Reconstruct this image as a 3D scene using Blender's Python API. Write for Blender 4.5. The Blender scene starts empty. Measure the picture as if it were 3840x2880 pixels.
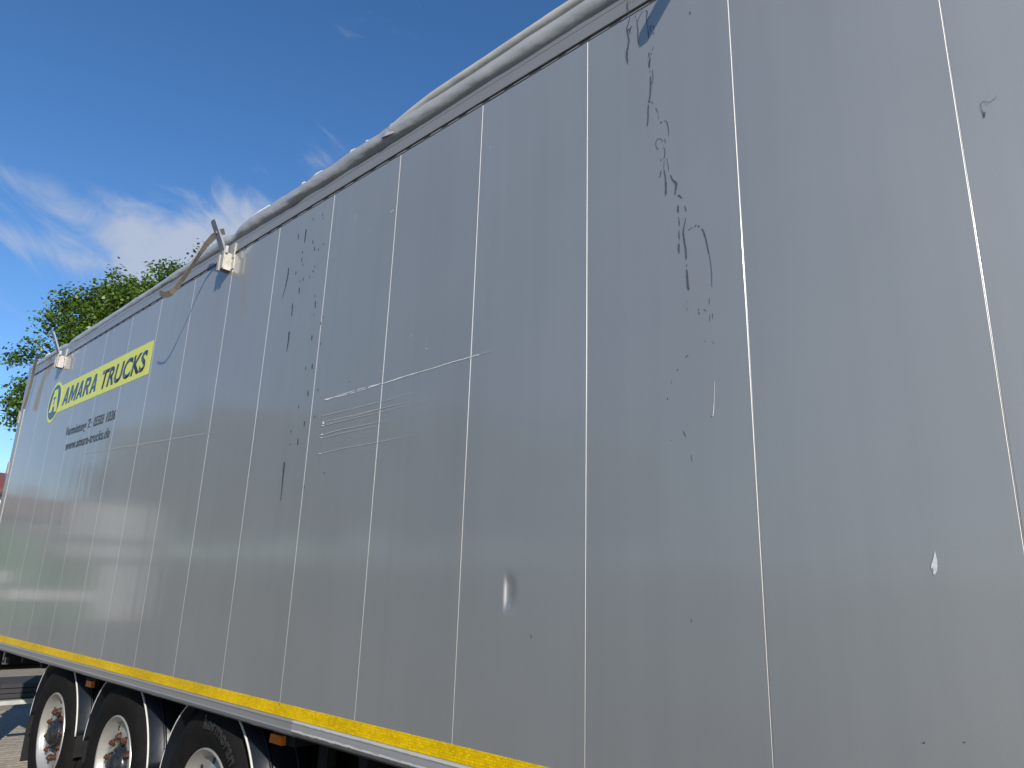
import bpy, bmesh, math, random
import numpy as np
from mathutils import Matrix, Vector

random.seed(7); rng = np.random.default_rng(7)
scene = bpy.context.scene
COL = scene.collection

# ------------------------------------------------------------------ camera
W, H, F = 3840.0, 2880.0, 2765.2986
CAM = Vector((-0.27120557, -1.94092948, 1.67476269))
R = ((0.7222125041400225, 0.6909666364354289, 0.031212276381379248),
     (-0.16683759540428333, 0.21782043233675238, -0.9616233545501829),
     (-0.6712483263469001, 0.6892890297906532, 0.2725918520182609))
cam_d = bpy.data.cameras.new('camera'); cam = bpy.data.objects.new('camera', cam_d); COL.objects.link(cam)
rx, dn, fw = Vector(R[0]), Vector(R[1]), Vector(R[2])
m = Matrix((( rx.x, -dn.x, -fw.x, CAM.x), (rx.y, -dn.y, -fw.y, CAM.y), (rx.z, -dn.z, -fw.z, CAM.z), (0, 0, 0, 1)))
cam.matrix_world = m
cam_d.sensor_fit = 'HORIZONTAL'; cam_d.sensor_width = 36.0; cam_d.lens = F / W * 36.0
cam_d.clip_start = 0.05; cam_d.clip_end = 5000
scene.camera = cam
scene.render.resolution_x = 1024; scene.render.resolution_y = 768

# ------------------------------------------------------------------ light
SUN = Vector((2.25, -1.0, 1.15)).normalized()         # towards the sun
EL = math.asin(SUN.z); AZ = math.atan2(SUN.x, SUN.y)
world = bpy.data.worlds.new('World'); scene.world = world; world.use_nodes = True
nt = world.node_tree; nt.nodes.clear()
def wn(t, **k):
    n = nt.nodes.new(t)
    for a, b in k.items(): setattr(n, a, b)
    return n
def wm(op, a, b=None, c=None, clamp=False):
    n = nt.nodes.new('ShaderNodeMath'); n.operation = op; n.use_clamp = clamp
    for i, v in enumerate((a, b, c)):
        if v is None: continue
        if isinstance(v, (int, float)): n.inputs[i].default_value = v
        else: nt.links.new(v, n.inputs[i])
    return n.outputs[0]
sky = wn('ShaderNodeTexSky', sky_type='NISHITA', sun_disc=False)
sky.sun_elevation = EL; sky.sun_rotation = AZ; sky.altitude = 300; sky.air_density = 0.85; sky.dust_density = 0.4; sky.ozone_density = 2.2
bg = wn('ShaderNodeBackground'); bg.inputs[1].default_value = 0.118
hs = wn('ShaderNodeHueSaturation'); hs.inputs['Saturation'].default_value = 1.22; hs.inputs['Hue'].default_value = 0.503
nt.links.new(sky.outputs[0], hs.inputs['Color']); nt.links.new(hs.outputs[0], bg.inputs[0])
tc = wn('ShaderNodeTexCoord'); sp = wn('ShaderNodeSeparateXYZ'); nt.links.new(tc.outputs['Generated'], sp.inputs[0])
X, Y, Z = sp.outputs
az = wm('MULTIPLY', wm('ARCTAN2', Y, wm('MULTIPLY', X, -1.0)), 57.2958)
el = wm('MULTIPLY', wm('ARCSINE', Z), 57.2958)
# streak coordinates
ca, sa = math.cos(math.radians(-24)), math.sin(math.radians(-24))
s1 = wm('ADD', wm('MULTIPLY', az, ca), wm('MULTIPLY', el, sa))
s2 = wm('ADD', wm('MULTIPLY', az, -sa), wm('MULTIPLY', el, ca))
cx = wn('ShaderNodeCombineXYZ'); nt.links.new(wm('MULTIPLY', s1, 0.065), cx.inputs[0]); nt.links.new(wm('MULTIPLY', s2, 0.165), cx.inputs[1]); cx.inputs[2].default_value = 3.3
nz = wn('ShaderNodeTexNoise'); nz.inputs['Scale'].default_value = 1.5; nz.inputs['Detail'].default_value = 7; nz.inputs['Roughness'].default_value = 0.60; nz.inputs['Distortion'].default_value = 1.0
nt.links.new(cx.outputs[0], nz.inputs['Vector'])
def ell(a0, e0, ra, re, tilt=0.0):
    t = math.radians(tilt); c, s = math.cos(t), math.sin(t)
    da = wm('SUBTRACT', az, a0); de = wm('SUBTRACT', el, e0)
    p = wm('DIVIDE', wm('ADD', wm('MULTIPLY', da, c), wm('MULTIPLY', de, s)), ra)
    q = wm('DIVIDE', wm('ADD', wm('MULTIPLY', da, -s), wm('MULTIPLY', de, c)), re)
    r2 = wm('ADD', wm('MULTIPLY', p, p), wm('MULTIPLY', q, q))
    return wm('POWER', 2.71828, wm('MULTIPLY', r2, -1.0))
bias = wm('MULTIPLY', ell(20.5, 23.0, 8.0, 4.0, 14), 0.66)
bias = wm('ADD', bias, wm('MULTIPLY', ell(10.5, 24.2, 5.0, 1.4, -12), 0.22))
bias = wm('ADD', bias, wm('MULTIPLY', ell(29.0, 31.0, 4.0, 2.4, 30), 0.24))
bias = wm('ADD', bias, wm('MULTIPLY', ell(9.5, 21.2, 3.6, 0.9, -10), 0.22))
bias = wm('ADD', bias, wm('MULTIPLY', ell(10.0, 5.5, 40.0, 2.2, 0), 0.28))
dens = wm('ADD', nz.outputs['Fac'], bias)
cf = wn('ShaderNodeMapRange', interpolation_type='SMOOTHSTEP'); cf.inputs[1].default_value = 0.62; cf.inputs[2].default_value = 1.06; cf.inputs[4].default_value = 0.85
nt.links.new(dens, cf.inputs[0])
cbg = wn('ShaderNodeBackground'); cbg.inputs[0].default_value = (0.355, 0.395, 0.47, 1); cbg.inputs[1].default_value = 1.0
mx = wn('ShaderNodeMixShader'); nt.links.new(cf.outputs[0], mx.inputs[0]); nt.links.new(bg.outputs[0], mx.inputs[1]); nt.links.new(cbg.outputs[0], mx.inputs[2])
out = wn('ShaderNodeOutputWorld'); nt.links.new(mx.outputs[0], out.inputs[0])

sl = bpy.data.lights.new('sun', 'SUN'); sl.energy = 5.0; sl.angle = math.radians(0.53); sl.color = (1.0, 0.94, 0.85)
so = bpy.data.objects.new('sun', sl); COL.objects.link(so)
so.rotation_euler = (-SUN).to_track_quat('-Z', 'Y').to_euler(); so.location = (10, -6, 12)

vs = scene.view_settings; vs.view_transform = 'Standard'; vs.look = 'None'; vs.exposure = 0.5; vs.gamma = 1.0; vs.use_curve_mapping = False

# ------------------------------------------------------------------ helpers
def wall(u, v, y=0.0):
    """photo pixel on the plane of the trailer side (or a plane parallel to it) -> point"""
    a, b = (u - W / 2) / F, (v - H / 2) / F
    d = rx * a + dn * b + fw
    t = (y - CAM.y) / d.y
    return CAM + d * t

class MB:
    def __init__(s): s.v = []; s.f = []; s.sm = []
    def face(s, pts, smooth=False):
        i = len(s.v); s.v += [tuple(p) for p in pts]; s.f.append(tuple(range(i, i + len(pts)))); s.sm.append(smooth)
    def box(s, x0, x1, y0, y1, z0, z1, mat=None):
        i = len(s.v)
        P = [(x, y, z) for z in (z0, z1) for y in (y0, y1) for x in (x0, x1)]
        if mat is not None: P = [tuple(mat @ Vector(p)) for p in P]
        s.v += P
        for q in ((0, 2, 3, 1), (4, 5, 7, 6), (0, 1, 5, 4), (2, 6, 7, 3), (0, 4, 6, 2), (1, 3, 7, 5)):
            s.f.append(tuple(i + k for k in q)); s.sm.append(False)
    def prism(s, prof, axis, a, b, smooth=False, mat=None):
        """closed profile of 2D points extruded along axis from a to b"""
        n = len(prof); i = len(s.v)
        for t in (a, b):
            for p, q in prof:
                P = {'x': (t, p, q), 'y': (p, t, q), 'z': (p, q, t)}[axis]
                if mat is not None: P = tuple(mat @ Vector(P))
                s.v.append(P)
        for k in range(n):
            j = (k + 1) % n
            s.f.append((i + k, i + j, i + n + j, i + n + k)); s.sm.append(smooth)
        s.f.append(tuple(range(i + n - 1, i - 1, -1))); s.sm.append(False)
        s.f.append(tuple(range(i + n, i + 2 * n))); s.sm.append(False)
    def lathe(s, prof, cx, cz, seg=48, smooth=True, a0=0.0, a1=2 * math.pi, closed=True):
        """profile (r, y) turned about an axis parallel to Y through (cx, cz)"""
        i = len(s.v); n = len(prof); full = abs(a1 - a0 - 2 * math.pi) < 1e-6
        m_ = seg if full else seg + 1
        for k in range(m_):
            a = a0 + (a1 - a0) * k / seg
            for r, y in prof: s.v.append((cx + r * math.cos(a), y, cz + r * math.sin(a)))
        for k in range(seg):
            k2 = (k + 1) % m_
            for j in range(n if closed else n - 1):
                j2 = (j + 1) % n
                s.f.append((i + k * n + j, i + k2 * n + j, i + k2 * n + j2, i + k * n + j2)); s.sm.append(smooth)
        if not full and closed:
            s.f.append(tuple(range(i, i + n))); s.sm.append(False)
            s.f.append(tuple(range(i + seg * n + n - 1, i + seg * n - 1, -1))); s.sm.append(False)
    def tube(s, pts, rad, seg=8, caps=True):
        pts = [Vector(p) for p in pts]; i = len(s.v); n = len(pts)
        for k, p in enumerate(pts):
            t = (pts[min(k + 1, n - 1)] - pts[max(k - 1, 0)]).normalized()
            a = Vector((0, 0, 1)) if abs(t.z) < 0.9 else Vector((1, 0, 0))
            u = t.cross(a).normalized(); w_ = t.cross(u)
            r = rad[k] if isinstance(rad, (list, tuple)) else rad
            for q in range(seg):
                an = 2 * math.pi * q / seg
                s.v.append(tuple(p + u * (r * math.cos(an)) + w_ * (r * math.sin(an))))
        for k in range(n - 1):
            for q in range(seg):
                q2 = (q + 1) % seg
                s.f.append((i + k * seg + q, i + k * seg + q2, i + (k + 1) * seg + q2, i + (k + 1) * seg + q)); s.sm.append(True)
        if caps:
            s.f.append(tuple(range(i + seg - 1, i - 1, -1))); s.sm.append(False)
            s.f.append(tuple(range(i + (n - 1) * seg, i + n * seg))); s.sm.append(False)
    def mesh(s, name, mat):
        me = bpy.data.meshes.new(name); me.from_pydata(s.v, [], s.f)
        me.polygons.foreach_set('use_smooth', s.sm); me.materials.append(mat)
        bm = bmesh.new(); bm.from_mesh(me); bmesh.ops.recalc_face_normals(bm, faces=bm.faces); bm.to_mesh(me); bm.free()
        me.update(); return me
    def build(s, name, mat, parent=None, loc=None):
        o = bpy.data.objects.new(name, s.mesh(name, mat)); COL.objects.link(o)
        if parent is not None: o.parent = parent
        if loc is not None: o.location = loc
        return o

def empty(name, loc=(0, 0, 0), parent=None, rz=0.0):
    o = bpy.data.objects.new(name, None); COL.objects.link(o); o.location = loc; o.rotation_euler.z = rz
    o.empty_display_size = 0.2
    if parent is not None: o.parent = parent
    return o
def tag(o, label=None, cat=None, group=None, kind=None):
    if label: o['label'] = label
    if cat: o['category'] = cat
    if group: o['group'] = group
    if kind: o['kind'] = kind
    return o
def link_copy(o, parent, loc=None):
    c = o.copy(); COL.objects.link(c); c.parent = parent
    if loc is not None: c.location = loc
    return c

# ------------------------------------------------------------------ materials
def mat(name, col=(0.5, 0.5, 0.5), rough=0.5, metal=0.0, coat=0.0, coat_r=0.05, spec=0.5, var=0.0, vscale=4.0, stretch=(1, 1, 1), bump=0.0, bscale=60.0, bstretch=(1, 1, 1), detail=5.0):
    M = bpy.data.materials.new(name); M.use_nodes = True; t = M.node_tree; b = t.nodes['Principled BSDF']
    b.inputs['Base Color'].default_value = (*col, 1); b.inputs['Roughness'].default_value = rough; b.inputs['Metallic'].default_value = metal
    b.inputs['Coat Weight'].default_value = coat; b.inputs['Coat Roughness'].default_value = coat_r; b.inputs['Specular IOR Level'].default_value = spec
    g = t.nodes.new('ShaderNodeNewGeometry')
    if var > 0:
        mp = t.nodes.new('ShaderNodeMapping'); mp.inputs['Scale'].default_value = stretch
        n = t.nodes.new('ShaderNodeTexNoise'); n.inputs['Scale'].default_value = vscale; n.inputs['Detail'].default_value = detail; n.inputs['Roughness'].default_value = 0.62
        t.links.new(g.outputs['Position'], mp.inputs[0]); t.links.new(mp.outputs[0], n.inputs['Vector'])
        r = t.nodes.new('ShaderNodeMapRange'); r.inputs[1].default_value = 0.25; r.inputs[2].default_value = 0.75; r.inputs[3].default_value = 1 - var; r.inputs[4].default_value = 1 + var
        t.links.new(n.outputs['Fac'], r.inputs[0])
        h = t.nodes.new('ShaderNodeHueSaturation'); h.inputs['Color'].default_value = (*col, 1); t.links.new(r.outputs[0], h.inputs['Value']); t.links.new(h.outputs[0], b.inputs['Base Color'])
    if bump > 0:
        mp2 = t.nodes.new('ShaderNodeMapping'); mp2.inputs['Scale'].default_value = bstretch
        n2 = t.nodes.new('ShaderNodeTexNoise'); n2.inputs['Scale'].default_value = bscale; n2.inputs['Detail'].default_value = 4
        t.links.new(g.outputs['Position'], mp2.inputs[0]); t.links.new(mp2.outputs[0], n2.inputs['Vector'])
        bp = t.nodes.new('ShaderNodeBump'); bp.inputs['Strength'].default_value = 1.0; bp.inputs['Distance'].default_value = bump
        t.links.new(n2.outputs['Fac'], bp.inputs['Height']); t.links.new(bp.outputs[0], b.inputs['Normal'])
        if coat > 0: t.links.new(bp.outputs[0], b.inputs['Coat Normal'])
    return M

def paint_material():
    M = bpy.data.materials.new('grey_lacquer'); M.use_nodes = True; t = M.node_tree; b = t.nodes['Principled BSDF']; L = t.links.new
    g = t.nodes.new('ShaderNodeNewGeometry'); oi = t.nodes.new('ShaderNodeObjectInfo')
    def noise(sc, st, det=5, rough=0.6):
        mp = t.nodes.new('ShaderNodeMapping'); mp.inputs['Scale'].default_value = st; L(g.outputs['Position'], mp.inputs[0])
        n = t.nodes.new('ShaderNodeTexNoise'); n.inputs['Scale'].default_value = sc; n.inputs['Detail'].default_value = det; n.inputs['Roughness'].default_value = rough
        L(mp.outputs[0], n.inputs['Vector']); return n.outputs['Fac']
    def mr(x, a, b_, c, d):
        r = t.nodes.new('ShaderNodeMapRange'); r.inputs[1].default_value = a; r.inputs[2].default_value = b_; r.inputs[3].default_value = c; r.inputs[4].default_value = d
        L(x, r.inputs[0]); return r.outputs[0]
    def mul(a, b_):
        n = t.nodes.new('ShaderNodeMath'); n.operation = 'MULTIPLY'; L(a, n.inputs[0]); L(b_, n.inputs[1]); return n.outputs[0]
    streak = mr(noise(1.0, (14, 1, 0.35), 4), 0.3, 0.7, 0.98, 1.018)      # faint run-off streaks
    cloud = mr(noise(0.9, (1, 1, 0.7), 3), 0.3, 0.7, 0.95, 1.05)
    grain = mr(noise(420, (1, 1, 1), 2), 0.3, 0.7, 0.93, 1.07)              # metallic flake of the paint
    per = mr(oi.outputs['Random'], 0, 1, 0.97, 1.03)
    val = mul(mul(streak, cloud), mul(grain, per))
    h = t.nodes.new('ShaderNodeHueSaturation'); h.inputs['Color'].default_value = (0.470, 0.462, 0.436, 1); L(val, h.inputs['Value'])
    L(h.outputs[0], b.inputs['Base Color'])
    b.inputs['Metallic'].default_value = 0.93; b.inputs['Roughness'].default_value = 0.62
    b.inputs['Coat Weight'].default_value = 0.7; b.inputs['Coat IOR'].default_value = 1.42
    L(mr(noise(3.0, (2, 1, 0.6), 4), 0.3, 0.7, 0.08, 0.12), b.inputs['Coat Roughness'])
    bp = t.nodes.new('ShaderNodeBump'); bp.inputs['Strength'].default_value = 1.0; bp.inputs['Distance'].default_value = 0.0011
    L(noise(1.0, (7, 1, 0.5), 2, 0.4), bp.inputs['Height'])
    L(bp.outputs[0], b.inputs['Coat Normal']); L(bp.outputs[0], b.inputs['Normal'])
    return M
PAINT = paint_material()
SEAM = mat('bare_aluminium_seam', (0.72, 0.72, 0.715), 0.40, 0.6, var=0.12, vscale=9)
RAILP = mat('rail_paint', (0.23, 0.23, 0.228), 0.5, 0.25, coat=0.5, coat_r=0.15, var=0.05, vscale=3, stretch=(1, 1, 4), bump=0.0006, bscale=5)
GROOVE = mat('dark_groove', (0.045, 0.047, 0.05), 0.6, var=0.3, vscale=20)
TARP = mat('tarpaulin_pvc', (0.31, 0.312, 0.31), 0.36, coat=0.4, coat_r=0.22, var=0.10, vscale=4, stretch=(0.4, 1, 1), bump=0.010, bscale=8, bstretch=(0.6, 1.2, 1.2))
TARP2 = mat('tarpaulin_cream', (0.40, 0.385, 0.35), 0.5, var=0.14, vscale=6, bump=0.008, bscale=7, bstretch=(0.4, 1, 1))
GLINT = mat('tarpaulin_glint_white', (0.72, 0.72, 0.70), 0.5)
STRAP = mat('webbing_tan', (0.165, 0.145, 0.122), 0.8, var=0.2, vscale=18, bump=0.0015, bscale=260)
STEEL = mat('zinc_steel', (0.33, 0.32, 0.295), 0.5, 0.2, var=0.25, vscale=30)
HANDLE = mat('lever_steel', (0.22, 0.25, 0.30), 0.5, 0.4, var=0.1, vscale=20)
BLACK = mat('chassis_black', (0.007, 0.007, 0.0075), 0.6, spec=0.3, var=0.35, vscale=9, bump=0.002, bscale=30)
GUARD = mat('mudguard_plastic', (0.005, 0.0065, 0.009), 0.34, spec=0.4, var=0.25, vscale=7, bump=0.0012, bscale=14)
EDGE = mat('mudguard_edge_shine', (0.42, 0.41, 0.38), 0.5, var=0.12, vscale=14)
RUBBER = mat('tyre_rubber', (0.0065, 0.006, 0.0055), 0.8, spec=0.15, var=0.4, vscale=12, bump=0.002, bscale=45)
RUBBERL = mat('tyre_letter', (0.018, 0.018, 0.018), 0.4, var=0.2, vscale=20)
RIM = mat('rim_aluminium', (0.40, 0.39, 0.36), 0.34, 0.6, var=0.16, vscale=8, bump=0.0008, bscale=40)
HUB = mat('hub_black', (0.014, 0.014, 0.015), 0.25, var=0.3, vscale=18, bump=0.002, bscale=60)
NUT = mat('rusty_nut', (0.055, 0.022, 0.011), 0.6, 0.2, var=0.45, vscale=40)
AMBER = mat('amber_lens', (0.52, 0.12, 0.002), 0.25, spec=0.3)
REDL = mat('red_lens', (0.45, 0.02, 0.015), 0.12, coat=1.0)
ALU = mat('dull_aluminium', (0.40, 0.40, 0.37), 0.45, 0.3, var=0.2, vscale=10)
YELLOW = mat('lemon_film', (0.56, 0.57, 0.035), 0.4, coat=0.3, coat_r=0.15, var=0.03, vscale=5)
NAVY = mat('navy_film', (0.018, 0.032, 0.048), 0.4, coat=0.5, coat_r=0.15)
INK = mat('dark_lettering', (0.022, 0.030, 0.040), 0.45, coat=0.4, coat_r=0.15)
DRIP = mat('dark_run', (0.070, 0.073, 0.078), 0.5, coat=0.6, coat_r=0.15, var=0.25, vscale=60)
TICK = mat('green_black_streak', (0.030, 0.038, 0.038), 0.5, coat=0.4, coat_r=0.2)
SCRATCH = mat('scratch_white', (0.58, 0.59, 0.585), 0.6, var=0.25, vscale=80)
SCRATCHF = mat('scratch_faint', (0.35, 0.35, 0.35), 0.6, var=0.2, vscale=80)

def tape_material(name='retroreflective_yellow', lo=1.0, hi=1.0):
    M = bpy.data.materials.new(name); M.use_nodes = True; t = M.node_tree; b = t.nodes['Principled BSDF']; L = t.links.new
    g = t.nodes.new('ShaderNodeNewGeometry'); mp = t.nodes.new('ShaderNodeMapping'); mp.inputs['Rotation'].default_value = (math.radians(90), 0, 0)
    L(g.outputs['Position'], mp.inputs[0])
    br = t.nodes.new('ShaderNodeTexBrick'); br.inputs['Scale'].default_value = 1.0; br.inputs['Brick Width'].default_value = 0.022; br.inputs['Row Height'].default_value = 0.0093
    br.inputs['Mortar Size'].default_value = 0.0006; br.inputs['Color1'].default_value = (0.56 * lo, 0.35 * lo, 0.0015, 1); br.inputs['Color2'].default_value = (0.66 * hi, 0.45 * hi * hi, 0.003 * hi * hi, 1); br.inputs['Mortar'].default_value = (0.44, 0.27, 0.0015, 1); b.inputs['Specular IOR Level'].default_value = 0.2
    L(mp.outputs[0], br.inputs['Vector'])
    vo = t.nodes.new('ShaderNodeTexVoronoi'); vo.inputs['Scale'].default_value = 210; L(g.outputs['Position'], vo.inputs['Vector'])
    n = t.nodes.new('ShaderNodeTexNoise'); n.inputs['Scale'].default_value = 3; n.inputs['Detail'].default_value = 4; L(g.outputs['Position'], n.inputs['Vector'])
    h = t.nodes.new('ShaderNodeHueSaturation'); L(br.outputs['Color'], h.inputs['Color'])
    r = t.nodes.new('ShaderNodeMapRange'); r.inputs[1].default_value = 0.3; r.inputs[2].default_value = 0.7; r.inputs[3].default_value = 0.82; r.inputs[4].default_value = 1.1; L(n.outputs['Fac'], r.inputs[0]); L(r.outputs[0], h.inputs['Value'])
    L(h.outputs[0], b.inputs['Base Color'])
    # each little prism cell tilts its own way, so some of them flash in the sun
    sub = t.nodes.new('ShaderNodeVectorMath'); sub.operation = 'SUBTRACT'; L(vo.outputs['Color'], sub.inputs[0]); sub.inputs[1].default_value = (0.5, 0.5, 0.5)
    sc = t.nodes.new('ShaderNodeVectorMath'); sc.operation = 'SCALE'; sc.inputs['Scale'].default_value = 0.16; L(sub.outputs[0], sc.inputs[0])
    ad = t.nodes.new('ShaderNodeVectorMath'); ad.operation = 'ADD'; L(g.outputs['Normal'], ad.inputs[0]); L(sc.outputs[0], ad.inputs[1])
    nm = t.nodes.new('ShaderNodeVectorMath'); nm.operation = 'NORMALIZE'; L(ad.outputs[0], nm.inputs[0]); L(nm.outputs[0], b.inputs['Normal'])
    b.inputs['Roughness'].default_value = 0.25
    return M
TAPE = tape_material(); TAPE2 = tape_material('retroreflective_yellow_bright', 0.92, 1.2)

def peel_material():
    M = bpy.data.materials.new('peeling_rail'); M.use_nodes = True; t = M.node_tree; b = t.nodes['Principled BSDF']; L = t.links.new
    g = t.nodes.new('ShaderNodeNewGeometry'); sp_ = t.nodes.new('ShaderNodeSeparateXYZ'); L(g.outputs['Position'], sp_.inputs[0])
    mp = t.nodes.new('ShaderNodeMapping'); mp.inputs['Scale'].default_value = (1, 1, 3); L(g.outputs['Position'], mp.inputs[0])
    n = t.nodes.new('ShaderNodeTexNoise'); n.inputs['Scale'].default_value = 16; n.inputs['Detail'].default_value = 7; n.inputs['Roughness'].default_value = 0.7; L(mp.outputs[0], n.inputs['Vector'])
    mu = t.nodes.new('ShaderNodeMath'); mu.operation = 'MULTIPLY_ADD'; L(n.outputs['Fac'], mu.inputs[0]); mu.inputs[1].default_value = 0.030; L(sp_.outputs[2], mu.inputs[2])
    r = t.nodes.new('ShaderNodeMapRange'); r.inputs[1].default_value = 1.035; r.inputs[2].default_value = 1.115; L(mu.outputs[0], r.inputs[0])
    cr = t.nodes.new('ShaderNodeValToRGB'); e = cr.color_ramp.elements
    e[0].position = 0.0; e[0].color = (0.085, 0.075, 0.070, 1); e[1].position = 0.34; e[1].color = (0.15, 0.135, 0.13, 1)
    for p, c in ((0.37, (0.40, 0.40, 0.385)), (0.44, (0.38, 0.38, 0.37)), (0.47, (0.24, 0.24, 0.24)), (0.80, (0.26, 0.265, 0.265)), (0.84, (0.37, 0.37, 0.36)), (1.0, (0.33, 0.33, 0.32))):
        q = e.new(p); q.color = (*c, 1)
    L(r.outputs[0], cr.inputs[0]); L(cr.outputs[0], b.inputs['Base Color']); b.inputs['Roughness'].default_value = 0.5; b.inputs['Metallic'].default_value = 0.1
    return M
PEEL = peel_material()

def paver_material(name, joints):
    M = bpy.data.materials.new(name); M.use_nodes = True; t = M.node_tree; b = t.nodes['Principled BSDF']; L = t.links.new
    g = t.nodes.new('ShaderNodeNewGeometry')
    n = t.nodes.new('ShaderNodeTexNoise'); n.inputs['Scale'].default_value = 26; n.inputs['Detail'].default_value = 6; n.inputs['Roughness'].default_value = 0.7; L(g.outputs['Position'], n.inputs['Vector'])
    n3 = t.nodes.new('ShaderNodeTexNoise'); n3.inputs['Scale'].default_value = 0.7; n3.inputs['Detail'].default_value = 4; L(g.outputs['Position'], n3.inputs['Vector'])
    def mr(x, c, d):
        r = t.nodes.new('ShaderNodeMapRange'); r.inputs[1].default_value = 0.3; r.inputs[2].default_value = 0.7; r.inputs[3].default_value = c; r.inputs[4].default_value = d; L(x, r.inputs[0]); return r.outputs[0]
    mu = t.nodes.new('ShaderNodeMath'); mu.operation = 'MULTIPLY'; L(mr(n.outputs['Fac'], 0.82, 1.15), mu.inputs[0]); L(mr(n3.outputs['Fac'], 0.85, 1.12), mu.inputs[1])
    h = t.nodes.new('ShaderNodeHueSaturation'); L(mu.outputs[0], h.inputs['Value']); h.inputs['Color'].default_value = (0.25, 0.22, 0.175, 1)
    if joints:
        mp = t.nodes.new('ShaderNodeMapping'); mp.inputs['Rotation'].default_value = (0, 0, math.radians(90)); L(g.outputs['Position'], mp.inputs[0])
        br = t.nodes.new('ShaderNodeTexBrick'); br.inputs['Scale'].default_value = 1.0; br.inputs['Brick Width'].default_value = 0.2; br.inputs['Row Height'].default_value = 0.1; br.inputs['Mortar Size'].default_value = 0.004
        br.inputs['Color1'].default_value = (0.245, 0.215, 0.172, 1); br.inputs['Color2'].default_value = (0.21, 0.187, 0.152, 1); br.inputs['Mortar'].default_value = (0.07, 0.062, 0.05, 1)
        L(mp.outputs[0], br.inputs['Vector']); L(br.outputs['Color'], h.inputs['Color'])
        bp = t.nodes.new('ShaderNodeBump'); bp.inputs['Distance'].default_value = 0.004; bp.invert = True; L(br.outputs['Fac'], bp.inputs['Height']); L(bp.outputs[0], b.inputs['Normal'])
    L(h.outputs[0], b.inputs['Base Color']); b.inputs['Roughness'].default_value = 0.85
    return M

# ------------------------------------------------------------------ ground
gb = MB(); gb.face([(-600, -600, 0), (600, -600, 0), (600, 600, 0), (-600, 600, 0)])
ASPH = mat('yard_asphalt', (0.050, 0.048, 0.046), 0.85, var=0.3, vscale=1.2, bump=0.004, bscale=90, detail=8)
tag(gb.build('ground', ASPH), kind='structure')
gb = MB(); gb.face([(-34, -3.0, 0.004), (-7.9, -3.0, 0.004), (-7.9, 9, 0.004), (-34, 9, 0.004)])
ground = tag(gb.build('pavement', paver_material('concrete_pavers_far', True)), kind='structure')
pm = MB(); pb = 0.006
P = [(0.0025, 0.0025), (0.0975, 0.0025), (0.0975, 0.1975), (0.0025, 0.1975)]; Q = [(0.0025 + pb, 0.0025 + pb), (0.0975 - pb, 0.0025 + pb), (0.0975 - pb, 0.1975 - pb), (0.0025 + pb, 0.1975 - pb)]
for k in range(4):
    j = (k + 1) % 4
    pm.face([(*P[k], 0.005), (*P[j], 0.005), (*P[j], 0.009), (*P[k], 0.009)]); pm.face([(*P[k], 0.009), (*P[j], 0.009), (*Q[j], 0.013), (*Q[k], 0.013)])
pm.face([(*q, 0.013) for q in Q])
pmesh = pm.mesh('paver', paver_material('concrete_paver', False))
for i in range(37):
    for j in range(8):
        o = bpy.data.objects.new('paver', pmesh); COL.objects.link(o); o.parent = ground
        o.location = (-12.1 + i * 0.1, -0.12 + j * 0.2 + (0.1 if i % 2 else 0.0), random.uniform(-0.0015, 0.0015)); o.rotation_euler = (random.uniform(-.008, .008), random.uniform(-.006, .006), random.uniform(-.008, .008))

# ------------------------------------------------------------------ semi-trailer
T = tag(empty('semi_trailer', (-3, 1.275, 0)), 'long grey panelled semi-trailer with yellow stripe and lettering, filling the view', 'trailer')
OFF = Vector((3, -1.275, 0))     # parts are modelled in world coordinates
def part(mb, name, m_, parent=T):
    o = mb.build(name, m_)
    o.parent = parent
    if parent is T: o.location = OFF
    return o
w = 0.6; XR, XF = -9.75, 3.85; ZB, ZG = 1.09, 3.800
KS = range(-6, 17)               # seams at x = -0.6 k
# side panels ------------------------------------------------------
def panel_mesh(x0, x1, dent=None):
    mb = MB(); g, c = 0.0016, 0.0008
    prof = [(x0 + g, 0.035), (x0 + g, c), (x0 + g + c, 0.0), (x1 - g - c, 0.0), (x1 - g, c), (x1 - g, 0.035)]
    if dent is None:
        mb.prism([(p, q) for p, q in prof], 'z', ZB, ZG); return mb
    # same section, its face a fine grid pressed in where the dents are
    xs = set([x0 + g + c, x1 - g - c]); zs = set([ZB, ZG])
    for (dx, dz, sx, szz, dep) in dent:
        xs |= set(np.clip(np.linspace(dx - 5 * sx, dx + 5 * sx, 41), x0 + g + c, x1 - g - c).tolist()); zs |= set(np.linspace(dz - 4 * szz, dz + 4 * szz, 41).tolist())
    xs = sorted(xs); zs = sorted(zs)
    def yy(x, z):
        y = 0.0
        for (dx, dz, sx, szz, dep) in dent:
            a = (x - dx) / sx; b_ = abs((z - dz) / szz)
            if abs(a) > 5 or b_ > 4: continue
            edge = 1 / (1 + math.exp(-9 * (a + 1.0)))         # sharp left lip, soft right side
            y += dep * edge * math.exp(-max(a, 0) ** 2 * 0.40) * math.exp(-b_ ** 4)
        return y
    i = len(mb.v)
    for z in zs:
        for x in xs: mb.v.append((x, yy(x, z), z))
    n = len(xs)
    for a in range(len(zs) - 1):
        for b_ in range(n - 1):
            mb.f.append((i + a * n + b_, i + a * n + b_ + 1, i + (a + 1) * n + b_ + 1, i + (a + 1) * n + b_)); mb.sm.append(True)
    for s_, e in ((0, 2), (3, 5)):
        for k in range(s_, e):
            p, q = prof[k], prof[k + 1]
            mb.face([(*p, ZB), (*q, ZB), (*q, ZG), (*p, ZG)])
    mb.face([(*prof[0], ZB), (*prof[5], ZB), (*prof[5], ZG), (*prof[0], ZG)])
    return mb
d1 = wall(1906, 2222); d2 = wall(1340, 810)
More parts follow.
